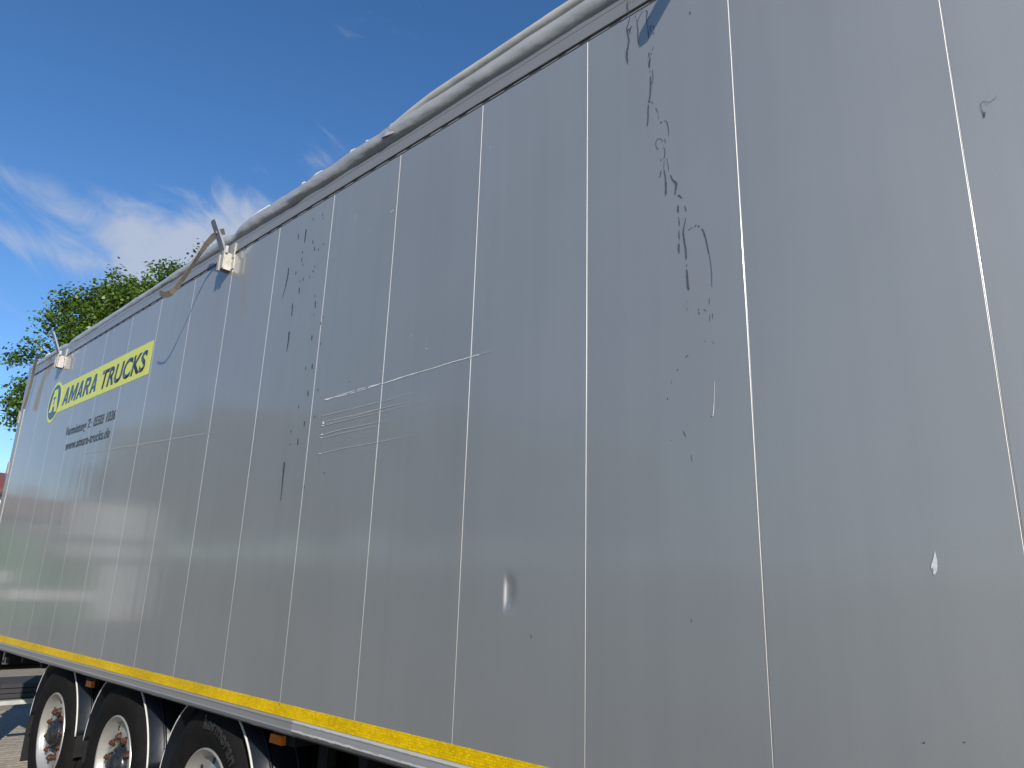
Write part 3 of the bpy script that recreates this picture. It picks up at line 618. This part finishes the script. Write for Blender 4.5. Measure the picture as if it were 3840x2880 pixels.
ribbons(B2, 0.3617, 1100, 1250, 'scratch_mark', SCRATCHF, y=-0.0024)
ribbons([[(810, 1530, 4), (830, 1508, 10), (850, 1495, 6)], [(1958, 765, 8), (1960, 785, 8)], [(288, 1145, 8), (330, 1125, 6)], [(365, 1098, 8), (390, 1085, 6)]], 0.3255, 1200, 300, 'scratch_mark', SCRATCH)
ribbons([[(420, 209, 3), (450, 210, 3)], [(470, 195, 3), (482, 191, 3)], [(520, 172, 4), (545, 156, 4)], [(612, 198, 3), (625, 186, 3)]], 0.7236, 1000, 750, 'scratch_mark', SCRATCHF)
ribbons([[(312, 1700, 2), (520, 1668, 2.4), (720, 1634, 2.6), (830, 1618, 1.5)]], 1.0, 0, 0, 'scratch_mark', SCRATCHF, y=-0.0024)
chip = [(853, 685), (870, 760), (888, 830), (893, 960), (880, 1010), (850, 1062), (822, 1040), (838, 975), (815, 992), (822, 950), (790, 965), (800, 900), (830, 800)]
cm = MB(); cm.face([wall(3300 + x * 0.2411, 1900 + y * 0.2411, -0.0011) for x, y in chip]); part(cm, 'paint_chip', SCRATCH)
ribbons([[(1135, 460, 8), (1130, 530, 10), (1090, 580, 10), (980, 650, 8), (920, 690, 12), (860, 685, 10), (780, 655, 12), (730, 655, 14), (680, 700, 14), (645, 770, 16), (655, 870, 18), (695, 960, 24), (745, 1070, 50), (762, 1165, 70)], [(790, 985, 34), (765, 1060, 34)], [(760, 680, 8), (800, 740, 9), (880, 830, 6)], [(1890, 60, 24), (1900, 72, 22)]], 0.1205, 3600, 300, 'drip_stain', DRIP)
ribbons([[(3462, 2785, 7), (3468, 2786, 7)], [(3615, 2783, 6), (3620, 2784, 6)], [(1990, 2380, 2), (1993, 2394, 3)], [(2592, 2320, 2), (2594, 2336, 2)]], 1.0, 0, 0, 'drip_stain', DRIP)

# wheels -----------------------------------------------------------
WX = (-7.045, -5.735, -4.428); WZ = 0.525; WY = 0.085
tyre = [(0.288, 0.016), (0.300, 0.004), (0.325, -0.004), (0.360, -0.014), (0.410, -0.018), (0.448, -0.012), (0.470, 0.0), (0.476, 0.004), (0.500, 0.016), (0.514, 0.036), (0.522, 0.052), (0.508, 0.056), (0.508, 0.064), (0.526, 0.068), (0.528, 0.12), (0.512, 0.124), (0.512, 0.134), (0.529, 0.138), (0.529, 0.21), (0.512, 0.214), (0.512, 0.224), (0.528, 0.228), (0.526, 0.29), (0.510, 0.292), (0.510, 0.302), (0.520, 0.306), (0.500, 0.345), (0.448, 0.372), (0.36, 0.374), (0.288, 0.34)]
rimp = [(0.298, 0.018), (0.298, 0.002), (0.292, -0.004), (0.284, 0.000), (0.279, 0.016), (0.274, 0.022), (0.268, 0.036), (0.260, 0.050), (0.248, 0.056), (0.215, 0.050), (0.190, 0.040), (0.150, 0.038), (0.141, 0.044), (0.139, 0.07), (0.139, 0.13), (0.26, 0.14), (0.288, 0.30), (0.288, 0.33)]
hubp = [(0.0, -0.012), (0.050, -0.012), (0.064, -0.004), (0.070, 0.010), (0.100, 0.016), (0.108, 0.026), (0.112, 0.046), (0.137, 0.056), (0.138, 0.14), (0.0, 0.16)]
mt = MB(); mt.lathe([(r, y + WY) for r, y in tyre], 0, 0, 64); tyre_me = mt.mesh('tyre', RUBBER)
mr_ = MB(); mr_.lathe([(r, y + WY) for r, y in rimp], 0, 0, 64, closed=False); rim_me = mr_.mesh('rim', RIM)
mh = MB(); mh.lathe([(r, y + WY) for r, y in hubp], 0, 0, 32, closed=False)
for k in range(8):
    a = 2 * math.pi * k / 8
    M_ = Matrix.Translation((0.088 * math.cos(a), WY + 0.012, 0.088 * math.sin(a)))
    mh.prism([(0.010 * math.cos(q), 0.010 * math.sin(q)) for q in np.linspace(0, 2 * math.pi, 7)[:-1]], 'y', -0.006, 0.012, mat=M_)
hub_me = mh.mesh('hub', HUB)
mn = MB()
mn.prism([(0.0195 * math.cos(q), 0.0195 * math.sin(q)) for q in np.linspace(0, 2 * math.pi, 7)[:-1]], 'y', -0.018, 0.012)
mn.prism([(0.026 * math.cos(q), 0.026 * math.sin(q)) for q in np.linspace(0, 2 * math.pi, 15)[:-1]], 'y', 0.0, 0.014, smooth=False)
mn.prism([(0.010 * math.cos(q), 0.010 * math.sin(q)) for q in np.linspace(0, 2 * math.pi, 11)[:-1]], 'y', -0.028, -0.015)
nut_me = mn.mesh('wheel_nut', NUT)
hole = MB(); hole.prism([(0.014 * math.cos(q), 0.021 * math.sin(q)) for q in np.linspace(0, 2 * math.pi, 11)[:-1]], 'y', 0.0, 0.004); hole_me = hole.mesh('vent_hole', HUB)
def wheel(x, mirror, ang, letters=False):
    wv = empty('wheel', OFF + Vector((x, 0 if not mirror else 2.55, WZ)), T)
    if mirror: wv.rotation_euler.z = math.pi
    def add(me, name, loc=(0, 0, 0), ry=0):
        o = bpy.data.objects.new(name, me); COL.objects.link(o); o.parent = wv; o.location = loc; o.rotation_euler.y = ry; return o
    add(tyre_me, 'tyre'); add(rim_me, 'rim'); add(hub_me, 'hub')
    if not mirror:
        for k in range(10):
            a = ang + 2 * math.pi * k / 10
            add(nut_me, 'wheel_nut', (0.1675 * math.cos(a), WY + 0.037 + random.uniform(-.003, .003), 0.1675 * math.sin(a)), random.uniform(0, 1))
        for k in range(10):
            a = ang + 0.3 + 2 * math.pi * k / 10
            add(hole_me, 'vent_hole', (0.226 * math.cos(a), WY + 0.0495, 0.226 * math.sin(a)), math.pi / 2 - a)
    return wv
for x, a in zip(WX, (0.2, 0.5, 0.1)): wh = wheel(x, False, a)
for x in WX: wheel(x, True, 0)
# raised lettering round the nearest tyre's shoulder
cu = bpy.data.curves.new('t', 'FONT'); cu.body = 'kormoran'; cu.size = 0.10; cu.offset = 0.002; cu.extrude = 0.003; cu.resolution_u = 3; cu.space_character = 1.05
tmp = bpy.data.objects.new('tmp_text', cu); COL.objects.link(tmp); me = bpy.data.meshes.new_from_object(tmp.evaluated_get(bpy.context.evaluated_depsgraph_get())); bpy.data.objects.remove(tmp)
RT = 0.395
for v in me.vertices:
    a = math.radians(97) - v.co.x / (RT + 0.03); r = RT + v.co.y * 0.95
    yb = -0.018 if r < 0.43 else (-0.018 + (r - 0.43) * 0.30)
    v.co = (r * math.cos(a), WY + yb - 0.0022 - v.co.z * 1.0, r * math.sin(a))
me.materials.clear(); me.materials.append(RUBBERL); me.name = 'tyre_lettering'
o = bpy.data.objects.new('tyre_lettering', me); COL.objects.link(o)
for c in T.children:
    if c.name.startswith('wheel') and abs(c.location.x - (OFF.x + WX[2])) < 1e-3 and c.rotation_euler.z == 0: o.parent = c
# mudguards
def guard(x, y0, y1, edge_y):
    a0, a1 = math.radians(7), math.radians(173)
    gbm = MB(); gbm.lathe([(0.562, y0), (0.562, y1), (0.570, y1), (0.570, y0)], x, WZ, 40, a0=a0, a1=a1)
    for rr in (0.25, 0.62):
        yy_ = y0 + (y1 - y0) * rr; gbm.lathe([(0.569, yy_ - 0.012), (0.577, yy_), (0.569, yy_ + 0.012)], x, WZ, 40, a0=a0, a1=a1)
    gd = part(gbm, 'mudguard', GUARD)
    e = MB(); e.tube([(x + 0.568 * math.cos(a), edge_y, WZ + 0.568 * math.sin(a)) for a in np.linspace(a0, a1, 44)], 0.0058, 8)
    eo = e.build('edge_shine', EDGE); eo.parent = gd  # light grey bead paints the sun shine on the black guard's edge
    for a in (a0, a1):
        s_ = 1 if a < 1 else -1; xx_ = x + 0.566 * math.cos(a)
        f_ = MB(); f_.box(xx_ - 0.004, xx_ + 0.004, y0 + 0.01, y1, WZ - 0.07, WZ + 0.566 * math.sin(a) + 0.004); fo = f_.build('guard_flap', BLACK); fo.parent = gd
    return gd
for x in (-7.045, -5.735, -4.430): guard(x + 0.012, 0.075, 0.49, 0.078)
for x in WX: guard(x, 2.06, 2.475, 2.472)
for y0 in (0.085, 2.08):
    mf = MB(); mf.box(-7.668, -7.66, y0, y0 + 0.39, 0.24, 0.53); part(mf, 'mudflap', BLACK)
# chassis
for y0 in (0.72, 1.74):
    cb = MB(); cb.box(-9.45, XF - 0.3, y0, y0 + 0.012, 0.62, 1.0); cb.box(-9.45, XF - 0.3, y0 - 0.06, y0 + 0.07, 0.602, 0.62); cb.box(-9.45, XF - 0.3, y0 - 0.06, y0 + 0.07, 0.985, 1.0); part(cb, 'chassis_beam', BLACK)
for k in range(23):
    cb = MB(); x = -9.5 + k * 0.58; cb.box(x, x + 0.06, 0.125, 2.50, 0.94, 1.0185); part(cb, 'cross_member', BLACK)
for x in WX:
    ax_ = MB(); ax_.tube([(x, 0.3, WZ), (x, 2.25, WZ)], 0.07, 14); ax_.box(x - 0.25, x + 0.45, 0.70, 0.78, WZ - 0.05, WZ + 0.05); ax_.box(x - 0.25, x + 0.45, 1.76, 1.84, WZ - 0.05, WZ + 0.05); ax_.tube([(x - 0.2, 0.74, WZ + 0.05), (x - 0.2, 0.74, 0.62)], 0.11, 14); part(ax_, 'axle', BLACK)
for x, y in ((-3.63, 0.28), (-2.4, 0.28), (-3.1, 0.6)):
    pb_ = MB(); pb_.box(x - 0.04, x + 0.04, y, y + 0.05, 0.55, 1.0); part(pb_, 'bracket_post', BLACK)
tb = MB(); tb.tube([(-3.35, 0.35, 0.72), (-2.2, 0.35, 0.72)], 0.15, 20); part(tb, 'air_tank', BLACK)
# rear under-run bar with lamp cluster
ub = MB(); ub.box(-9.42, -9.34, 0.235, 2.31, 0.448, 0.486); part(ub, 'underrun_bar', ALU)
for y in (0.03, 2.32):
    ub = MB(); ub.box(-9.72, -9.40, y, y + 0.20, 0.32, 1.0); part(ub, 'rear_shadow_box', BLACK)  # added corner boxes, the near one shaped to cast the rear ground shadow
for y in (0.80, 1.72):
    ub = MB(); ub.box(-9.44, -9.36, y, y + 0.05, 0.53, 0.62); part(ub, 'underrun_bracket', BLACK)
for y in (0.18, 1.97):
    lc = MB(); lc.box(-9.60, -9.45, y + .13, y + 0.40, 0.82, 0.94); l_ = part(lc, 'rear_lamp', BLACK)
    lc = MB(); lc.box(-9.612, -9.601, y + 0.15, y + 0.38, 0.835, 0.925); q = lc.build('lamp_lens', REDL); q.parent = l_
# amber side markers
for x, z in ((-3.765, 0.962), (-6.435, 0.947)):
    lm = MB(); lm.box(x - 0.065, x + 0.065, 0.118, 0.14, z - 0.024, z + 0.040); hs_ = part(lm, 'side_marker_lamp', BLACK)
    l2 = MB(); l2.prism([(x - 0.058, z - 0.021), (x + 0.058, z - 0.021), (x + 0.052, z + 0.019), (x - 0.052, z + 0.019)], 'y', 0.094, 0.1175); q = l2.build('lens', AMBER); q.parent = hs_

# ------------------------------------------------------------------ trees
def leaf_material(name, col):
    M = bpy.data.materials.new(name); M.use_nodes = True; t = M.node_tree; b = t.nodes['Principled BSDF']; L = t.links.new
    g = t.nodes.new('ShaderNodeNewGeometry'); oi = t.nodes.new('ShaderNodeObjectInfo')
    n = t.nodes.new('ShaderNodeTexNoise'); n.inputs['Scale'].default_value = 1.1; n.inputs['Detail'].default_value = 5; L(g.outputs['Position'], n.inputs['Vector'])
    wn_ = t.nodes.new('ShaderNodeTexWhiteNoise'); 
    sc = t.nodes.new('ShaderNodeVectorMath'); sc.operation = 'SNAP'; sc.inputs[1].default_value = (0.11, 0.11, 0.11); L(g.outputs['Position'], sc.inputs[0]); L(sc.outputs[0], wn_.inputs['Vector'])
    cr = t.nodes.new('ShaderNodeValToRGB'); e = cr.color_ramp.elements
    e[0].position = 0.28; e[0].color = (col[0] * .60, col[1] * .72, col[2] * .8, 1); e[1].position = 0.72; e[1].color = (col[0] * 1.5, col[1] * 1.3, col[2] * 1.0, 1)
    ad = t.nodes.new('ShaderNodeMath'); ad.operation = 'MULTIPLY_ADD'; L(wn_.outputs['Value'], ad.inputs[0]); ad.inputs[1].default_value = 0.30; L(n.outputs['Fac'], ad.inputs[2])
    a2 = t.nodes.new('ShaderNodeMath'); a2.operation = 'SUBTRACT'; L(ad.outputs[0], a2.inputs[0]); a2.inputs[1].default_value = 0.15
    L(a2.outputs[0], cr.inputs[0]); L(cr.outputs[0], b.inputs['Base Color']); b.inputs['Roughness'].default_value = 0.45
    tr = t.nodes.new('ShaderNodeBsdfTranslucent'); h = t.nodes.new('ShaderNodeHueSaturation'); h.inputs['Value'].default_value = 1.4; h.inputs['Hue'].default_value = 0.48; L(cr.outputs[0], h.inputs['Color']); L(h.outputs[0], tr.inputs[0])
    mxs = t.nodes.new('ShaderNodeMixShader'); mxs.inputs[0].default_value = 0.30; o = t.nodes['Material Output']
    L(b.outputs[0], mxs.inputs[1]); L(tr.outputs[0], mxs.inputs[2]); L(mxs.outputs[0], o.inputs['Surface'])
    return M
LEAF = leaf_material('leaf_green', (0.064, 0.122, 0.017)); BARK = mat('bark', (0.10, 0.075, 0.055), 0.9, var=0.35, vscale=8, stretch=(1, 1, 0.3), bump=0.03, bscale=12)
def tree_meshes(h, rad, rz, cz, nl, seed, leaf=0.17):
    r = np.random.default_rng(seed)
    # lobes -> twigs -> leaves
    lob = []
    for k in range(84):
        a = r.uniform(0, 2 * math.pi); s = r.uniform(-0.75, 1.0); q = math.sqrt(1 - s * s) if abs(s) < 1 else 0; d = r.uniform(0.58, 0.86)
        lob.append((d * q * math.cos(a) * rad, d * q * math.sin(a) * rad, cz + d * s * rz, r.uniform(0.20, 0.34) * rad))
    lob = np.array(lob)
    tw = []
    for L_ in lob:
        n = int(30 * (L_[3] / (0.27 * rad)) ** 2)
        v = r.normal(size=(n, 3)); v /= np.linalg.norm(v, axis=1)[:, None]; v *= r.uniform(0.45, 1.0, (n, 1)) ** 0.5
        tw.append(np.concatenate([L_[:3] + v * L_[3] * np.array([1, 1, 0.85]), v], 1))
    tw = np.concatenate(tw)
    idx = r.integers(0, len(tw), nl); c = tw[idx, :3]; dirs = tw[idx, 3:]
    p = c + r.normal(size=(nl, 3)) * np.array([0.20, 0.20, 0.13]) + dirs * np.abs(r.normal(size=(nl, 1))) * 0.12
    nrm = dirs * 0.5 + r.normal(size=(nl, 3)) * 0.6 + np.array([0, 0, 0.7]); nrm /= np.linalg.norm(nrm, axis=1)[:, None]
    t = np.cross(nrm, r.normal(size=(nl, 3))); t /= np.linalg.norm(t, axis=1)[:, None]; b = np.cross(nrm, t)
    s = leaf * r.uniform(0.6, 1.25, (nl, 1))
    V = np.empty((nl, 4, 3)); V[:, 0] = p - t * s * 0.5; V[:, 1] = p + b * s * 0.33 + nrm * s * 0.08; V[:, 2] = p + t * s * 0.55; V[:, 3] = p - b * s * 0.33 + nrm * s * 0.08
    me = bpy.data.meshes.new('crown'); me.vertices.add(nl * 4); me.vertices.foreach_set('co', V.ravel()); me.loops.add(nl * 4); me.polygons.add(nl)
    me.loops.foreach_set('vertex_index', np.arange(nl * 4, dtype=np.int32)); me.polygons.foreach_set('loop_start', np.arange(0, nl * 4, 4, dtype=np.int32)); me.materials.append(LEAF); me.update(calc_edges=True); me.validate()
    tm = MB(); tm.tube([(0, 0, -0.1), (0.03, 0.02, 0.6), (0.08, -0.05, cz * 0.45), (0.0, 0.05, cz * 0.8), (0.1, 0, cz + rz * 0.6)], [0.34, 0.27, 0.22, 0.16, 0.05], 12)
    for k in range(0, 58, 2):
        L_ = lob[k]; z0 = cz * r.uniform(0.42, 0.95); 
        m_ = Vector((L_[0] * 0.45, L_[1] * 0.45, z0 + (L_[2] - z0) * 0.38))
        tm.tube([(0.03, 0, z0), tuple(m_), tuple(L_[:3])], [0.10, 0.065, 0.02], 7)
    return me, tm.mesh('trunk', BARK)
def tree(name, meshes, loc, label, group=None, scale=1.0, rz=0.0):
    e = tag(empty(name, loc, None, rz), label, 'tree', group); e.scale = (scale,) * 3
    for me, nme in zip(meshes, ('crown', 'trunk')):
        o = bpy.data.objects.new(nme, me); COL.objects.link(o); o.parent = e
    return e
tm1 = tree_meshes(12.6, 4.45, 4.75, 7.6, 290000, 3, leaf=0.122)
tree('broadleaf_tree', tm1, (-24.4, 7.3, 0), 'large leafy green tree rising behind the far end of the trailer')

# ------------------------------------------------------------------ things beyond the trailer's rear
WHITE = mat('white_render', (0.60, 0.59, 0.57), 0.8, var=0.05, vscale=2); TILE = mat('red_roof_tile', (0.13, 0.042, 0.03), 0.8, var=0.25, vscale=9, stretch=(1, 3, 1)); DARKW = mat('dark_wood_and_shaded_wall', (0.035, 0.030, 0.028), 0.7); GLASS = mat('window_glass', (0.03, 0.035, 0.04), 0.08, coat=1.0)
def house(name, label, loc, rz, lx, ly, hw, hr, wm_=None):
    e = tag(empty(name, loc, None, rz), label, 'house')
    b = MB(); b.prism([(-ly / 2, 0), (ly / 2, 0), (ly / 2, hw), (0, hw + hr), (-ly / 2, hw)], 'x', -lx / 2, lx / 2); o = b.build('wall', wm_ or WHITE, e)
    rmb = MB()
    sl_ = math.hypot(ly / 2, hr); ov = 0.5
    for s_ in (-1, 1):
        ya, za = s_ * (ly / 2 + ov), hw - hr * ov / (ly / 2); 
        rmb.prism([(ya, za + 0.06), (0, hw + hr + 0.06), (0, hw + hr + 0.24), (ya, za + 0.24)], 'x', -lx / 2 - 0.4, lx / 2 + 0.4)
    ro = rmb.build('roof', TILE, e)
    for s_ in (-1, 1):
        g_ = MB(); ya, za = s_ * (ly / 2 + ov), hw - hr * ov / (ly / 2); g_.box(-lx / 2 - 0.42, lx / 2 + 0.42, ya - 0.08, ya + 0.08, za - 0.12, za + 0.055); q = g_.build('gutter', DARKW, ro)
    c_ = MB(); c_.box(-0.4, 0.4, -1.2, -0.5, hw + hr * 0.5, hw + hr + 0.9); c_.build('chimney', TILE, ro)
    for s_ in (-1, 1):
        for k in range(3):
            for zz in (1.0, 3.6):
                if zz + 1.3 > hw: continue
                x = -lx / 2 + lx * (k + 0.5) / 3; f_ = MB(); f_.box(x - 0.55, x + 0.55, s_ * ly / 2 - 0.05, s_ * ly / 2 + 0.05, zz, zz + 1.3); wo = f_.build('window', WHITE, e)
                p_ = MB(); p_.box(x - 0.47, x + 0.47, s_ * ly / 2 - 0.056, s_ * ly / 2 + 0.056, zz + 0.08, zz + 1.22); p_.build('pane', GLASS, wo)
    return e
house('house', 'white house with dark red tiled roof at the left edge behind the trailer', (-58.5, 8.0, 0), math.radians(90), 14, 9, 6.7, 1.35)
WOOD = mat('weathered_board', (0.022, 0.022, 0.023), 0.85, var=0.25, vscale=6, stretch=(1, 0.3, 4), bump=0.003, bscale=20)
st = tag(empty('board_stack', (-13.3, 1.85, 0)), 'low stack of dark grey boards on the paving behind the rear wheel', 'boards')
bmesh_ = MB(); bmesh_.box(-0.10, 0.10, -0.78, 1.6, 0.0, 0.055); bme = bmesh_.mesh('board', WOOD)
for lay in range(4):
    for k in range(4):
        o = bpy.data.objects.new('board', bme); COL.objects.link(o); o.parent = st; o.location = (0.44 - k * 0.225 + random.uniform(-.01, .01), random.uniform(-.05, .05), 0.005 + lay * 0.066); o.rotation_euler.z = random.uniform(-.02, .02)
SK = mat('dark_steel_paint', (0.035, 0.038, 0.042), 0.5, var=0.2, vscale=3, bump=0.004, bscale=6)
sk_ = tag(empty('skip_container', (-18.5, 5.0, 0)), 'dark grey steel skip container standing in shade beyond the boards', 'container')
b = MB(); b.prism([(-1.5, 0.12), (1.5, 0.12), (1.6, 1.7), (-1.6, 1.7)], 'y', -4.2, 3.0); b.build('tub', SK, sk_)
for k in range(8):
    b = MB(); y = -4.0 + k * 0.95; b.prism([(1.51, 0.2), (1.59, 0.2), (1.69, 1.66), (1.605, 1.66)], 'y', y, y + 0.09); b.build('rib', SK, sk_)
b = MB(); b.box(-1.68, 1.68, -4.25, 3.05, 1.70, 1.80); b.build('top_rim', SK, sk_)
for y in (-3.6, 2.4):
    b = MB(); b.box(-1.4, 1.45, y, y + 0.15, 0.0, 0.118); b.build('skid', SK, sk_)

# ------------------------------------------------------------------ across the yard: seen mirrored in the lacquer
def polar(a, d): a = math.radians(a); return (-0.27 - d * math.cos(a), 1.94 - d * math.sin(a), 0.0)
CLAD = mat('pale_cladding', (0.52, 0.52, 0.505), 0.6, var=0.06, vscale=3); TRIM = mat('grey_trim', (0.12, 0.12, 0.125), 0.6); GREEN = mat('green_paint', (0.012, 0.115, 0.036), 0.45, var=0.12, vscale=3)
sx, sy, _ = polar(18.3, 38)
shed = tag(empty('clad_shed', (sx, sy, 0), None, math.radians(16)), 'pale clad shed across the yard, mirrored in the trailer side beneath the lettering', 'shed')
b = MB(); b.box(-9.0, 0, -1.8, 1.8, 0, 5.0); b.build('wall', CLAD, shed)
b = MB(); b.box(-9.2, 0.12, -1.95, 1.95, 5.003, 5.2); b.build('roof', TRIM, shed)
for zz in (2.35, 3.2):
    b = MB(); b.box(0.002, 0.05, -1.8, 1.8, zz, zz + 0.28); b.build('cladding_band', TRIM, shed)
for y in (-1.45, 1.0):
    b = MB(); b.box(0.0025, 0.07, y, y + 0.16, 0, 4.99); b.build('downpipe', TRIM, shed)
def container(label, a, d, rz, lx, ly, hz, m_):
    x, y, _ = polar(a, d); e = tag(empty('green_container', (x, y, 0), None, math.radians(rz)), label, 'container', 'green containers across the yard')
    b = MB(); b.box(-lx, 0, -ly / 2, ly / 2, 0.15, hz); b.build('body', m_, e)
    for k in range(int(ly / 0.5)):
        b = MB(); yy_ = -ly / 2 + 0.25 + k * 0.5; b.box(0.002, 0.06, yy_ - 0.05, yy_ + 0.05, 0.2, hz - 0.05); b.build('rib', m_, e)
    b = MB(); b.box(0.065, 0.10, -ly / 2, ly / 2, hz * 0.42, hz * 0.56); b.build('side_band', CLAD, e)
    return e
container('green container with a pale band, mirrored left of the pale shed', 15.2, 30, 14, 3, 2.6, 2.3, GREEN)
container('low green container, mirrored at the far left of the trailer side', 12.6, 36, 12, 3, 2.2, 3.4, GREEN)
house('house', 'red-roofed house with walls coloured dark for shade, seen only mirrored beside the lettering', (-60.0, -11.5, 0), math.radians(80), 12, 8, 5.6, 1.2, DARKW)  # dark wall colour stands in for a house front in shade
spots = [(21.5, 44, 0.86, 1.0, 'leafy tree directly behind the pale shed, seen only mirrored'), (26.5, 40, 0.90, 2.0, 'leafy tree second from the pale shed, seen only mirrored'), (33.5, 38, 0.92, 3.1, 'leafy tree third from the pale shed, seen only mirrored'),
         (42.0, 42, 1.0, 4.4, 'leafy tree fourth from the pale shed, seen only mirrored'), (52.0, 46, 1.0, 5.2, 'leafy tree farthest along the row from the pale shed, seen only mirrored')]
for a, d, s, rz_, lab in spots:
    tree('broadleaf_tree', tm1, polar(a, d), lab, 'row of trees across the yard', s, rz_)

# leafy screen added behind the tree row to dim the bright mirrored band
hr_ = np.random.default_rng(12); nl = 42000
pp = np.stack([hr_.uniform(-34, 34, nl), hr_.normal(0, 0.35, nl), 0.05 + 3.35 * hr_.uniform(0, 1, nl) ** 0.8 + hr_.normal(0, 0.10, nl)], 1)
nn_ = hr_.normal(size=(nl, 3)); nn_ /= np.linalg.norm(nn_, axis=1)[:, None]; tt_ = np.cross(nn_, hr_.normal(size=(nl, 3))); tt_ /= np.linalg.norm(tt_, axis=1)[:, None]; bb_ = np.cross(nn_, tt_)
sz_ = 0.26 * hr_.uniform(0.6, 1.2, (nl, 1)); Vh = np.empty((nl, 4, 3)); Vh[:, 0] = pp - tt_ * sz_ * .5; Vh[:, 1] = pp + bb_ * sz_ * .35; Vh[:, 2] = pp + tt_ * sz_ * .5; Vh[:, 3] = pp - bb_ * sz_ * .35
me = bpy.data.meshes.new('foliage'); me.vertices.add(nl * 4); me.vertices.foreach_set('co', Vh.ravel()); me.loops.add(nl * 4); me.polygons.add(nl)
me.loops.foreach_set('vertex_index', np.arange(nl * 4, dtype=np.int32)); me.polygons.foreach_set('loop_start', np.arange(0, nl * 4, 4, dtype=np.int32)); me.materials.append(LEAF); me.update(calc_edges=True)
hx, hy, _ = polar(47, 52)
added_hedge = tag(empty('added_hedge', (hx, hy, 0), None, math.radians(-43)), 'long leafy green screen added behind the tree row to dim the mirrored bright band', 'added_hedge')
o = bpy.data.objects.new('foliage', me); COL.objects.link(o); o.parent = added_hedge
hb2 = MB(); hb2.box(-34, 34, -0.18, 0.18, 0.0, 2.6); hb2.build('inner_branches', BARK, added_hedge)
